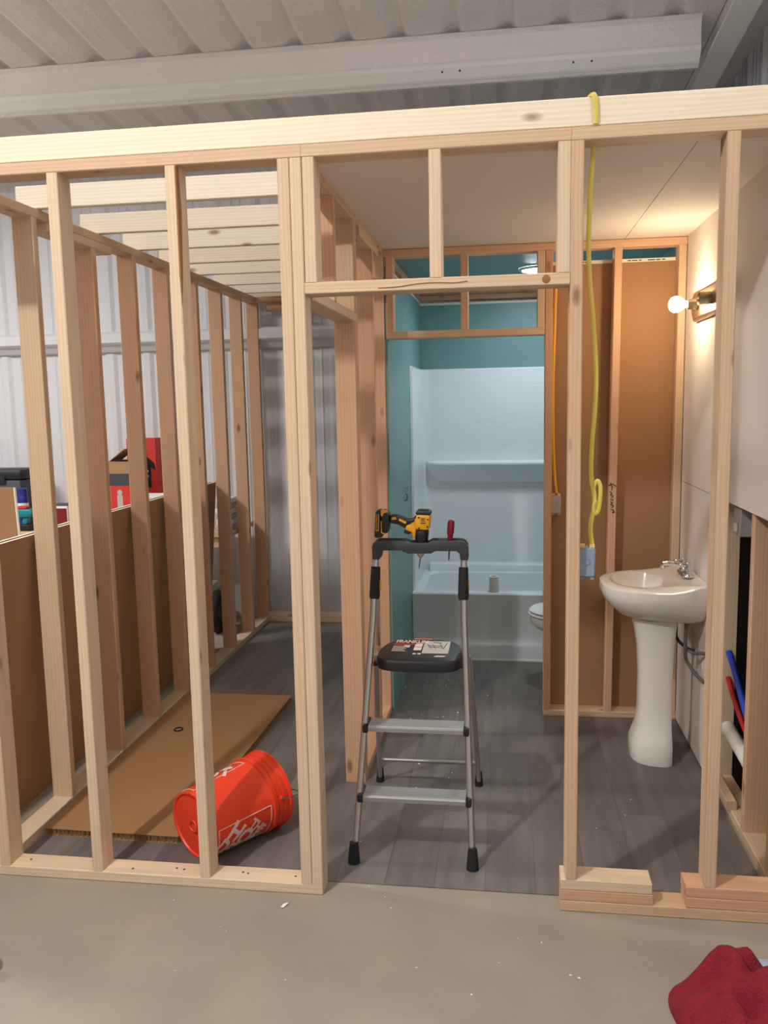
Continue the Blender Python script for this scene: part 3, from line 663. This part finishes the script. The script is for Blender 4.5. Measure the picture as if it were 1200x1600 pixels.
prism('grip_insert', [(1.058, 1.264), (1.06, 1.274), (1.076, 1.276), (1.078, 1.266)], yc-.0185, yc-.0155, 'yellow_plastic', dr)
prism('grip_insert', [(1.086, 1.262), (1.09, 1.27), (1.116, 1.257), (1.113, 1.249)], yc-.0185, yc-.0155, 'yellow_plastic', dr)
prism('grip_insert', [(1.133, 1.247), (1.134, 1.252), (1.147, 1.257), (1.147, 1.268), (1.151, 1.27), (1.151, 1.25)], yc-.0185, yc-.0155, 'yellow_plastic', dr)
prism('trigger', [(1.105, 1.213), (1.106, 1.225), (1.135, 1.222), (1.135, 1.212), (1.118, 1.208)], yc-.012, yc+.012, 'black_plastic', dr, .003)
prism('battery', [(.994, 1.198), (1.000, 1.296), (1.006, 1.302), (1.018, 1.302), (1.021, 1.21), (1.024, 1.201), (1.018, 1.1975)], yc-.036, yc+.036, 'black_plastic', dr, .006)
prism('battery_seat', [(1.0225, 1.212), (1.0215, 1.299), (1.036, 1.301), (1.05, 1.288), (1.052, 1.25), (1.045, 1.216)], yc-.033, yc+.033, 'black_plastic', dr, .005)
prism('battery_trim', [(1.0205, 1.285), (1.022, 1.3035), (1.044, 1.3045), (1.047, 1.296), (1.032, 1.292), (1.026, 1.278)], yc-.0345, yc-.030, 'yellow_plastic', dr)
prism('battery_trim', [(1.0205, 1.217), (1.0205, 1.262), (1.0235, 1.262), (1.0235, 1.221), (1.036, 1.2145), (1.034, 1.211)], yc-.0345, yc-.032, 'yellow_plastic', dr)
prism('battery_label', [(1.001, 1.224), (1.004, 1.288), (1.0065, 1.288), (1.0035, 1.228), (1.009, 1.228), (1.0115, 1.288), (1.014, 1.288), (1.012, 1.224)], yc-.0372, yc-.0355, 'yellow_plastic', dr)
for (xa, za) in ((1.164, 1.275), (1.198, 1.268), (1.164, 1.235), (1.196, 1.24)): lathe('screw', [(0, .0035), (.0015, .0032)], 'black_plastic', dr, (xa, yc-.0332, za), (0, -1, 0), 10)
box('label', 1.168, 1.193, yc-.0342, yc-.0332, 1.248, 1.278, 'yellow_plastic', dr)
for k in range(3): box('label_bar', 1.172, 1.189-.004*(k % 2), yc-.0348, yc-.0343, 1.26+.005*k, 1.2625+.005*k, 'black_plastic', dr)
box('label_bar', 1.171, 1.190, yc-.0348, yc-.0343, 1.252, 1.256, 'black_plastic', dr)
cx0 = 1.173
loops = []
for h, r in ((1.2255, .0225), (1.219, .0255), (1.205, .0255), (1.20, .0245), (1.186, .024), (1.178, .0225)):
    loops.append([(cx0+(1.2255-h)*-.06+r*(1+.03*(k % 2))*math.cos(2*math.pi*k/36), yc+r*(1+.03*(k % 2))*math.sin(2*math.pi*k/36), h) for k in range(36)])
loft('chuck_sleeve', loops, 'black_plastic', dr)
lathe('chuck_nose', [(0, .0205), (.034, .0185), (.044, .0165), (.06, .006), (.064, .004)], 'aluminium', dr, (1.1695, yc, 1.1775), (-.08, 0, -1), 24)
lathe('drill_bit', [(0, .0024), (.034, .0022), (.042, .0003)], 'grey_hose', dr, (1.1645, yc, 1.1145), (-.14, 0, -1), 8)
# screwdriver through a hole in the tray
sd = thing('screwdriver', 'screwdriver with dark red handle stuck upright through the ladder top', 'screwdriver', (1.277, .458, 1.19))
loops = []
for h, r in ((1.159, .007), (1.163, .0095), (1.19, .0095), (1.205, .0105), (1.212, .0125), (1.25, .0128), (1.259, .0105), (1.2625, .005)):
    loops.append([(1.276+(h-1.159)*.075+r*(1+.12*(k % 2)*(h > 1.21))*math.cos(2*math.pi*k/16), .458+r*(1+.12*(k % 2)*(h > 1.21))*math.sin(2*math.pi*k/16), h) for k in range(16)])
loft('handle', loops, 'dark_red', sd)
tube('shaft', [(1.2762, .458, 1.16), (1.2735, .458, 1.122), (1.273, .458, 1.106)], [.003, .003, .0018], 'grey_hose', sd, 10)

# ================================================================ BUCKET, CARDBOARD
bk = thing('bucket', 'orange plastic bucket lying on its side in the left room', 'bucket', (.45, .35, 0))
az = math.radians(56); L0 = .365; rb, rt = .131, .149
tilt = math.asin((rt-rb)/L0)
ax = Vector((math.cos(az)*math.cos(tilt), math.sin(az)*math.cos(tilt), math.sin(tilt)))
B0 = Vector((.318, .180, rb*math.cos(tilt)+.004))
def bucket_frame():
    side = Vector((math.sin(az), -math.cos(az), 0)); up = ax.cross(side)*-1
    if up.z < 0: up = -up
    return side, up
SIDE, UP = bucket_frame()
def on_bucket(h, th, off=0):
    """th measured from straight up towards the camera side"""
    r = rb+(rt-rb)*h/L0+off
    return B0 + ax*h + (UP*math.cos(th)+SIDE*math.sin(th))*r
def ring_b(h, r, n=64): return [B0+ax*h+(UP*math.cos(2*math.pi*k/n)+SIDE*math.sin(2*math.pi*k/n))*r for k in range(n)]
def rr(h): return rb+(rt-rb)*h/L0
shell = [ring_b(.006, .02), ring_b(.006, rb-.012), ring_b(.0, rb-.008), ring_b(0, rb-.001), ring_b(.004, rb)]
for h in (.05, .12, .2, .268): shell.append(ring_b(h, rr(h)))
for h0 in (.272, .298, .322): shell += [ring_b(h0, rr(h0)+.001), ring_b(h0+.003, rr(h0)+.011-(.004 if h0 > .29 else 0)), ring_b(h0+.0195, rr(h0)+.010-(.004 if h0 > .29 else 0)), ring_b(h0+.0225, rr(h0)+.002)]
shell += [ring_b(.352, rr(.352)+.002), ring_b(.356, rr(.352)+.01), ring_b(.364, rr(.352)+.01), ring_b(.366, rr(.36)+.003), ring_b(.364, rr(.36)-.003), ring_b(.2, rr(.2)-.004), ring_b(.012, rb-.004), ring_b(.012, .02)]
loft('shell', shell, 'orange_plastic', bk)
tube('base_ring', [B0-ax*.001+(UP*math.cos(a)+SIDE*math.sin(a))*.022 for a in [2*math.pi*k/20 for k in range(21)]], .003, 'orange_plastic', bk, 6)
hp = [B0+ax*.312+SIDE*(rr(.312)+.012)-UP*.0]
wire = smooth_path([on_bucket(.312, math.radians(80), .014), on_bucket(.33, math.radians(82), .02), B0+ax*.44+SIDE*.15+UP*.0, B0+ax*.50+SIDE*.09-UP*.04, B0+ax*.515-UP*.075, B0+ax*.49-SIDE*.09-UP*.06, B0+ax*.42-SIDE*.145-UP*.03, on_bucket(.312, math.radians(-100), .014)])
tube('handle_wire', wire, .0022, 'grey_hose', bk, 6)
for s in (80, -100): lathe('lug', [(0, .012), (.01, .01), (.013, .004)], 'orange_plastic', bk, on_bucket(.312, math.radians(s), .0), UP*math.cos(math.radians(s))+SIDE*math.sin(math.radians(s)), 14)
def logo(th0, th1, h0=.02, h1=.262):
    hm, tm = (h0+h1)/2, (th0+th1)/2; rm = rr(hm)
    def wrap(co):
        # lettering climbs at 45 degrees: co.x towards the rim and round the bucket, co.y towards the rim and back
        X, Y = (co.x-co.y)*.7071, (co.x+co.y)*.7071
        return on_bucket(hm+Y, tm+X/rm, .0022)
    def wrap2(co): return wrap(Vector((co.x, co.y, 0)))
    for txt, sz, dy in (('THE', .05, .078), ('HOME', .088, .022), ('DEPOT', .082, -.052)):
        me = text_mesh(txt, sz, None, 0, 2, bold=sz*.04)
        for v in me.vertices: v.co = wrap2(Vector((v.co.x*.95, v.co.y*1.15+dy, 0)))
        link('print_lettering', me, 'white_print', bk)
    def strip(pts, w=.0035):
        V = []; Fc = []
        for i, (h, t) in enumerate(pts):
            V.append((h, t))
        P = [on_bucket(h, t, .0018) for h, t in pts]
        return tube('print_border', P, w*.5, 'white_print', bk, 6)
    n = 24
    strip([(h0+(h1-h0)*i/n, th0) for i in range(n+1)]); strip([(h0+(h1-h0)*i/n, th1) for i in range(n+1)])
    strip([(h0, th0+(th1-th0)*i/n) for i in range(n+1)]); strip([(h1, th0+(th1-th0)*i/n) for i in range(n+1)])
logo(math.radians(84), math.radians(182)); logo(math.radians(-100), math.radians(-2))

cd = thing('cardboard_panel', 'thick honeycomb cardboard panel lying on the floor of the left room', 'cardboard', (-.05, 1.08, 0))
def quadslab(name, pts, z0, z1, m):
    c = sum((Vector((p[0], p[1], 0)) for p in pts), Vector())/4
    v = [(p[0]-c.x, p[1]-c.y, z-((z0+z1)/2)) for z in (z0, z1) for p in pts]
    return link(name, mesh_of(name, v, [(3, 2, 1, 0), (4, 5, 6, 7), (0, 1, 5, 4), (1, 2, 6, 5), (2, 3, 7, 6), (3, 0, 4, 7)]), m, cd, (c.x, c.y, (z0+z1)/2))
A, Bq, Cq, Dq = (-.352, .285), (.215, .275), (.262, 1.89), (-.362, 1.89)
quadslab('facing', [A, Bq, Cq, Dq], .0315, .0345, 'cardboard'); quadslab('facing', [A, Bq, Cq, Dq], .0037, .0055, 'cardboard')
def core():
    v = []; f = []
    def wall(p, q, w=.0008):
        d = Vector((q[0]-p[0], q[1]-p[1], 0)).normalized(); nrm = Vector((-d.y, d.x, 0))*w; i = len(v)
        for a, b in ((p, 1), (q, 1), (q, -1), (p, -1)):
            for z in (.0055, .0315): v.append((a[0]+nrm.x*b, a[1]+nrm.y*b, z))
        f.extend([(i, i+2, i+3, i+1), (i+2, i+4, i+5, i+3), (i+4, i+6, i+7, i+5), (i+6, i, i+1, i+7)])
    x = A[0]+.006
    while x < Bq[0]:
        y = A[1]+(Bq[1]-A[1])*(x-A[0])/(Bq[0]-A[0]); jx = random.uniform(-.006, .006)
        wall((x, y+.001), (x+jx, y+.05)); wall((x+.003, y+.002), (x+jx+.016, y+.03)); x += random.uniform(.015, .02)
    y = Bq[1]+.01
    while y < Cq[1]-.01:
        xx = Bq[0]+(Cq[0]-Bq[0])*(y-Bq[1])/(Cq[1]-Bq[1]); wall((xx-.001, y), (xx-.04, y+random.uniform(-.006, .006))); wall((xx-.002, y), (xx-.02, y+.016)); y += .02
    return mesh_of('core', v, f)
co = link('honeycomb_core', core(), 'card_core', cd); co['kind'] = 'stuff'
quadslab('core_backing', [(A[0]+.004, A[1]+.05), (Bq[0]-.04, Bq[1]+.05), (Cq[0]-.04, Cq[1]-.02), (Dq[0]+.004, Dq[1]-.02)], .0056, .0314, 'card_core')
rg = tube('rubber_ring', [(-.2+.021*math.cos(a), 1.33+.024*math.sin(a), .0378) for a in [2*math.pi*k/24 for k in range(25)]], .0033, 'black_rubber', None, 8); tag(rg, 'small dark rubber ring lying on the cardboard panel', 'ring')

# leaning drywall sheets outside the left wall
def leaning(label, x0b, x0t, z1, ya, yb, group=None):
    t = thing('drywall_sheet', label, 'drywall sheet', (x0b, (ya+yb)/2, 0))
    def s(name, d0, d1, za, zb, m):
        def P(d, z): k = (z-.0)/z1; return (x0b+(x0t-x0b)*k-d, z)
        pts = [P(d0, za), P(d1, za), P(d1, zb), P(d0, zb)]
        prism(name, [(a, b) for a, b in pts], ya, yb, m, t, axis='y')
    s('paper_backing', 0, .0015, 0.001, z1, 'kraft'); s('board', .0016, .0125, .001, z1-.0005, 'drywall'); s('edge_tape', -.0004, .013, z1, z1+.0015, 'tape_white')
leaning('brown backed drywall sheet leaning on the left stud wall, front of two', -.575, -.476, 1.182, -.28, 2.86)
leaning('drywall sheet behind the front leaning sheet, only its edge showing', -.595, -.496, 1.186, -.2, 2.83)
def offcut():
    t = thing('drywall_offcut', 'grey brown board standing behind the leaning sheets beside the spray can', 'board', (-.95, 1.1, 0))
    prism('panel', [(-1.7, 0.001), (-.86, .001), (-.90, 1.325), (-1.7, 1.335)], 1.13, 1.142, 'kraft', t)
    prism('edge_tape', [(-.8595, .001), (-.853, .001), (-.893, 1.325), (-.8995, 1.325)], 1.13, 1.142, 'tape_white', t)
offcut()

# ================================================================ WORKBENCH AND WHAT IS ON IT
wbh = thing('workbench', 'long pale wood workbench along the back wall behind the left studs', 'workbench', (-1.5, 3.4, 0))
box('top', -3.2, -.462, 3.05, 3.64, .765, .80, 'bench_top', wbh, .003, 1)
box('apron', -3.2, -.475, 3.08, 3.10, .69, .7648, 'bench_top', wbh)
for x_, y_ in ((-.56, 3.1), (-.56, 3.56), (-1.8, 3.1), (-1.8, 3.5), (-3.1, 3.1), (-3.1, 3.5)): board('leg', x_, x_+.07, y_, y_+.07, 0, .7648, wbh, 'pine')
t = thing('tool_case', 'black plastic tool case on the workbench behind the spray can', 'case', (-2.4, 3.5, .8))
box('body', -2.9, -2.22, 3.36, 3.6, .801, 1.16, 'dark_card', t, .02, 2); box('lid', -2.91, -2.21, 3.355, 3.605, 1.161, 1.24, 'black_plastic', t, .02, 2)
box('latch', -2.40, -2.34, 3.345, 3.354, 1.13, 1.19, 'black_plastic', t, .003, 1)
t = thing('spray_can', 'blue spray can with white band on the workbench', 'spray can', (-2.125, 3.22, .8))
lathe('body', [(0, .036), (.01, .039), (.24, .039), (.255, .034)], 'blue_can', t, (-2.125, 3.22, .801), n=24)
lathe('label', [(0, .0396), (.05, .0396)], 'white_card', t, (-2.125, 3.22, .95), n=24, cap0=False, cap1=False)
lathe('cap', [(0, .036), (.05, .034), (.056, .025)], 'blue_can', t, (-2.125, 3.22, 1.057), n=24)
t = thing('cordless_tool', 'teal cordless power tool with red top on the workbench', 'power tool', (-2.06, 3.13, .8))
prism('body', [(-2.145, .93), (-2.125, .965), (-2.005, .965), (-1.985, .94), (-2.005, .905), (-2.115, .9)], 3.10, 3.17, 'cyan_tool', t, .01)
prism('grip', [(-2.075, .9), (-2.035, .9), (-2.045, .85), (-2.085, .85)], 3.115, 3.155, 'cyan_tool', t, .006)
box('battery', -2.11, -2.015, 3.1, 3.17, .801, .849, 'black_plastic', t, .006, 1); box('top_cover', -2.115, -2.035, 3.105, 3.165, .966, .985, 'red_box', t, .005, 1)
t = thing('carton', 'small white and red box on the workbench between the first two studs', 'box', (-1.78, 3.2, .8))
box('body', -1.885, -1.735, 3.15, 3.27, .801, .985, 'white_card', t, .002, 1); box('panel', -1.82, -1.74, 3.1475, 3.1498, .81, .965, 'dark_red', t); box('lid', -1.888, -1.732, 3.147, 3.273, .986, .992, 'dark_card', t)
t = thing('tool_carton', 'open brown carton with red and dark printed front on the workbench', 'box', (-1.3, 3.35, .8))
for nm, a in (('side', (-1.45, -1.28, 3.27, 3.274, .801, 1.30)), ('side', (-1.45, -1.28, 3.5, 3.504, .801, 1.30)), ('side', (-1.45, -1.446, 3.2742, 3.4998, .801, 1.30)), ('side', (-1.284, -1.28, 3.2742, 3.4998, .801, 1.30)), ('bottom', (-1.4458, -1.2842, 3.2742, 3.4998, .801, .806))): box(nm, *a, 'carton', t)
box('print', -1.44, -1.29, 3.2675, 3.2697, .83, 1.12, 'red_box', t); box('print', -1.445, -1.285, 3.267, 3.2697, 1.1205, 1.21, 'dark_card', t)
prism('flap', [(-1.45, 1.301), (-1.445, 1.301), (-1.32, 1.39), (-1.325, 1.393)], 3.28, 3.50, 'carton', t)
prism('flap', [(-1.33, 1.301), (-1.28, 1.301), (-1.28, 1.40), (-1.315, 1.395)], 3.495, 3.499, 'carton', t)
lathe('picture', [(0, .02), (.001, .02)], 'label_grey', t, (-1.37, 3.2672, 1.07), (0, -1, 0), 16); box('picture', -1.392, -1.348, 3.265, 3.2674, .95, 1.05, 'label_grey', t); box('picture', -1.40, -1.34, 3.2648, 3.2674, .925, .949, 'dark_card', t)
t = thing('tool_carton', 'tall red box with black drill picture against the back wall', 'box', (-1.15, 3.6, .8))
box('body', -1.42, -1.185, 3.53, 3.64, .801, 1.46, 'red_box', t, .003, 1); prism('print', [(-1.38, 1.31), (-1.26, 1.32), (-1.20, 1.27), (-1.19, 1.21), (-1.23, 1.24), (-1.23, 1.08), (-1.38, 1.08)], 3.527, 3.5297, 'black_plastic', t)
box('print', -1.34, -1.25, 3.5245, 3.5268, 1.20, 1.215, 'white_card', t); box('print', -1.34, -1.25, 3.5245, 3.5268, 1.16, 1.175, 'white_card', t)
t = thing('plastic_bin', 'white plastic bin on the workbench in front of the tall red box', 'bin', (-1.05, 3.25, .8))
lo = []
for z, o in ((.801, .03), (.81, .02), (1.04, .004), (1.045, -.006), (1.06, -.006), (1.06, .004), (.82, .03)): lo.append(rrect(-1.17+o, -.98-o, 3.13+o, 3.30-o, .02, z, 4))
loft('body', lo, 'white_card', t)
t = thing('bottle', 'blue and white bottle on the workbench behind the second left stud', 'bottle', (-1.56, 3.2, .8))
lathe('body', [(0, .04), (.01, .044), (.20, .044), (.25, .02), (.27, .016)], 'white_card', t, (-1.56, 3.2, .801), n=20); lathe('cap', [(0, .02), (.06, .017)], 'blue_can', t, (-1.56, 3.2, 1.072), n=16)
t = thing('level_tool', 'thin dark bar standing upright against the back wall', 'bar', (-1.6, 3.6, .8))
box('bar', -1.66, -1.645, 3.55, 3.60, .801, 1.45, 'black_plastic', t, .002, 1); box('vial', -1.6585, -1.6465, 3.5475, 3.5498, 1.1, 1.16, 'yellow_plastic', t)
t = thing('parts_stack', 'small grey stack of packets at the right end of the workbench', 'packets', (-.47, 3.25, .8))
for k in range(6): box('packet', -.60+.006*(k % 3), -.475+.004*(k % 2), 3.16, 3.3, .801+.04*k, .838+.04*k, ('label_grey', 'white_card')[k % 2], t, .004, 1)
t = thing('bottle', 'white bottle lying dark capped at the right end of the workbench', 'bottle', (-.6, 3.2, .8))
lathe('body', [(0, .035), (.008, .04), (.17, .04), (.21, .018)], 'white_pvc', t, (-.72, 3.2, .801), n=18); lathe('cap', [(0, .02), (.03, .02)], 'black_plastic', t, (-.72, 3.2, 1.012), n=14)
t = thing('wheel', 'black rubber wheel on the floor under the workbench', 'wheel', (-.58, 3.45, .17))
tube('tyre', [(-.66, 3.30+.12*math.cos(a), .165+.12*math.sin(a)) for a in [2*math.pi*k/28 for k in range(29)]], .044, 'black_rubber', t, 12, cap=False); lathe('hub', [(-.03, .07), (-.02, .075), (.02, .075), (.03, .07)], 'dark_card', t, (-.66, 3.30, .165), (1, 0, 0), 20)
t = thing('storage_box', 'pale box on the floor under the workbench behind the wheel', 'box', (-.75, 3.6, 0))
box('body', -1.25, -.78, 3.40, 3.66, .001, .30, 'drywall', t, .01, 1); box('lid', -1.26, -.77, 3.395, 3.665, .301, .325, 'drywall', t, .006, 1)

# ================================================================ FOREGROUND
def towel():
    nx, ny = 70, 54; v = []; f = []
    from mathutils import noise
    for j in range(ny):
        for i in range(nx):
            u, w = i/(nx-1)*2-1, j/(ny-1)*2-1
            a = math.atan2(w, u); rmax = 1+.07*math.sin(3*a+.6)+.05*math.sin(5*a+2)
            k = max(abs(u), abs(w)); r = math.hypot(u, w) or 1e-6; sx, sy = u/r*k*rmax, w/r*k*rmax
            X, Y = 2.205+sx*.275, -.525+sy*.24
            hgt = .15*(1-k**2.4)+.0
            n1 = noise.noise(Vector((X*7, Y*7, 1.3))); n2 = noise.noise(Vector((X*16, Y*13, 5))); n3 = noise.noise(Vector((X*45, Y*45, 9)))
            ridge = abs(noise.noise(Vector((X*6+Y*3, Y*5-X*2, 3.3))))
            peak = .075*math.exp(-(((X-2.105)/.075)**2+((Y+.385)/.06)**2))
            z = .006+hgt*(1+.35*n1)+(.055*n2*(1-k**4))-.09*max(0, .25-ridge)*(1-k**3)*2+peak+.004*n3
            v.append((X, Y, max(.004, z)))
    for j in range(ny-1):
        for i in range(nx-1):
            f.append((j*nx+i, j*nx+i+1, (j+1)*nx+i+1, (j+1)*nx+i))
    edge = [j for j in range(nx)] + [j*nx+nx-1 for j in range(1, ny)] + [(ny-1)*nx+j for j in range(nx-2, -1, -1)] + [j*nx for j in range(ny-2, 0, -1)]
    b0 = len(v)
    for e in edge: v.append((v[e][0], v[e][1], .001))
    n = len(edge)
    for i in range(n): f.append((edge[(i+1) % n], edge[i], b0+i, b0+(i+1) % n))
    f.append(tuple(b0+i for i in range(n)))
    o = link('towel', fixn(mesh_of('towel', v, f)), 'red_cloth', smooth=True)
    return tag(o, 'crumpled dark red towel heaped on the concrete in the near corner', 'towel')
towel()
t = thing('plastic_bar', 'blue grey plastic bar lying on the concrete behind the red towel', 'plastic bar', (2.4, -.27, 0))
box('bar', 2.20, 2.72, -.268, -.225, .001, .034, 'tub_plastic', t, .012, 3); box('grip', 2.52, 2.72, -.274, -.2685, .004, .03, 'tub_plastic', t, .002, 1)
t = thing('caster', 'black rubber wheel on the concrete at the near left edge', 'wheel', (-.09, -.51, .0))
lathe('tyre', [(-.018, .032), (-.014, .042), (.014, .042), (.018, .032)], 'black_rubber', t, (-.096, -.50, .0425), (.6, .8, 0), 24); lathe('hub', [(-.021, .014), (.021, .014)], 'grey_hose', t, (-.096, -.50, .0425), (.6, .8, 0), 14)
pc = link('paper_scrap', mesh_of('scrap', [(-.012, -.012, 0), (.0, -.016, .003), (.012, .006, .006), (.004, .016, .001), (-.006, .004, .004)], [(0, 1, 2, 3, 4)]), 'white_card', None, (.735, -.075, .001)); tag(pc, 'tiny white paper scrap on the concrete by the left door jamb', 'scrap')

# crumbs of drywall and sawdust left on the floor
def bits(name, spots, m, seed):
    rn = random.Random(seed); v = []; f = []
    for cx_, cy2, n, sp, sz in spots:
        for k in range(n):
            x, y, a, r_ = cx_+rn.gauss(0, sp), cy2+rn.gauss(0, sp*.8), rn.random()*6.3, sz*rn.uniform(.5, 1.3); i = len(v)
            z0 = .0038 if y > .09 and .86 < x < 2.36 else .0003
            for t in range(4): v.append((x+r_*math.cos(a+1.57*t)*(1 if t % 2 else 1.7), y+r_*math.sin(a+1.57*t)*(1 if t % 2 else 1.7), z0))
            v.append((x, y, z0+r_*.7)); f += [(i+t, i+(t+1) % 4, i+4) for t in range(4)] + [(i+3, i+2, i+1, i)]
    o = link(name, mesh_of(name, v, f), m); return o
o = bits('drywall_crumbs', [(.92, .33, 3, .04, .003), (1.25, 1.0, 6, .12, .004), (1.15, 2.3, 10, .14, .004), (1.05, 1.75, 8, .09, .004), (2.0, .7, 5, .2, .003), (1.2, -.25, 9, .5, .0025), (.5, -.06, 8, .25, .002), (1.55, -.25, 5, .12, .003)], 'white_card', 3)
tag(o, 'scattered white drywall crumbs on the floor around the stepladder', 'debris', kind='stuff')
o = bits('sawdust', [(1.56, 1.86, 70, .045, .0022), (1.63, 1.95, 20, .05, .002)], 'bark', 5)
tag(o, 'brown sawdust patch on the grey floor in the bathroom doorway', 'sawdust', kind='stuff')
t = lathe('rubber_puck', [(0, .02), (.012, .018), (.014, .01), (.0142, .001)], 'black_rubber', None, (-.525, .72, .0005), n=18); tag(t, 'small black rubber disc on the concrete at the foot of the leaning sheet', 'disc')
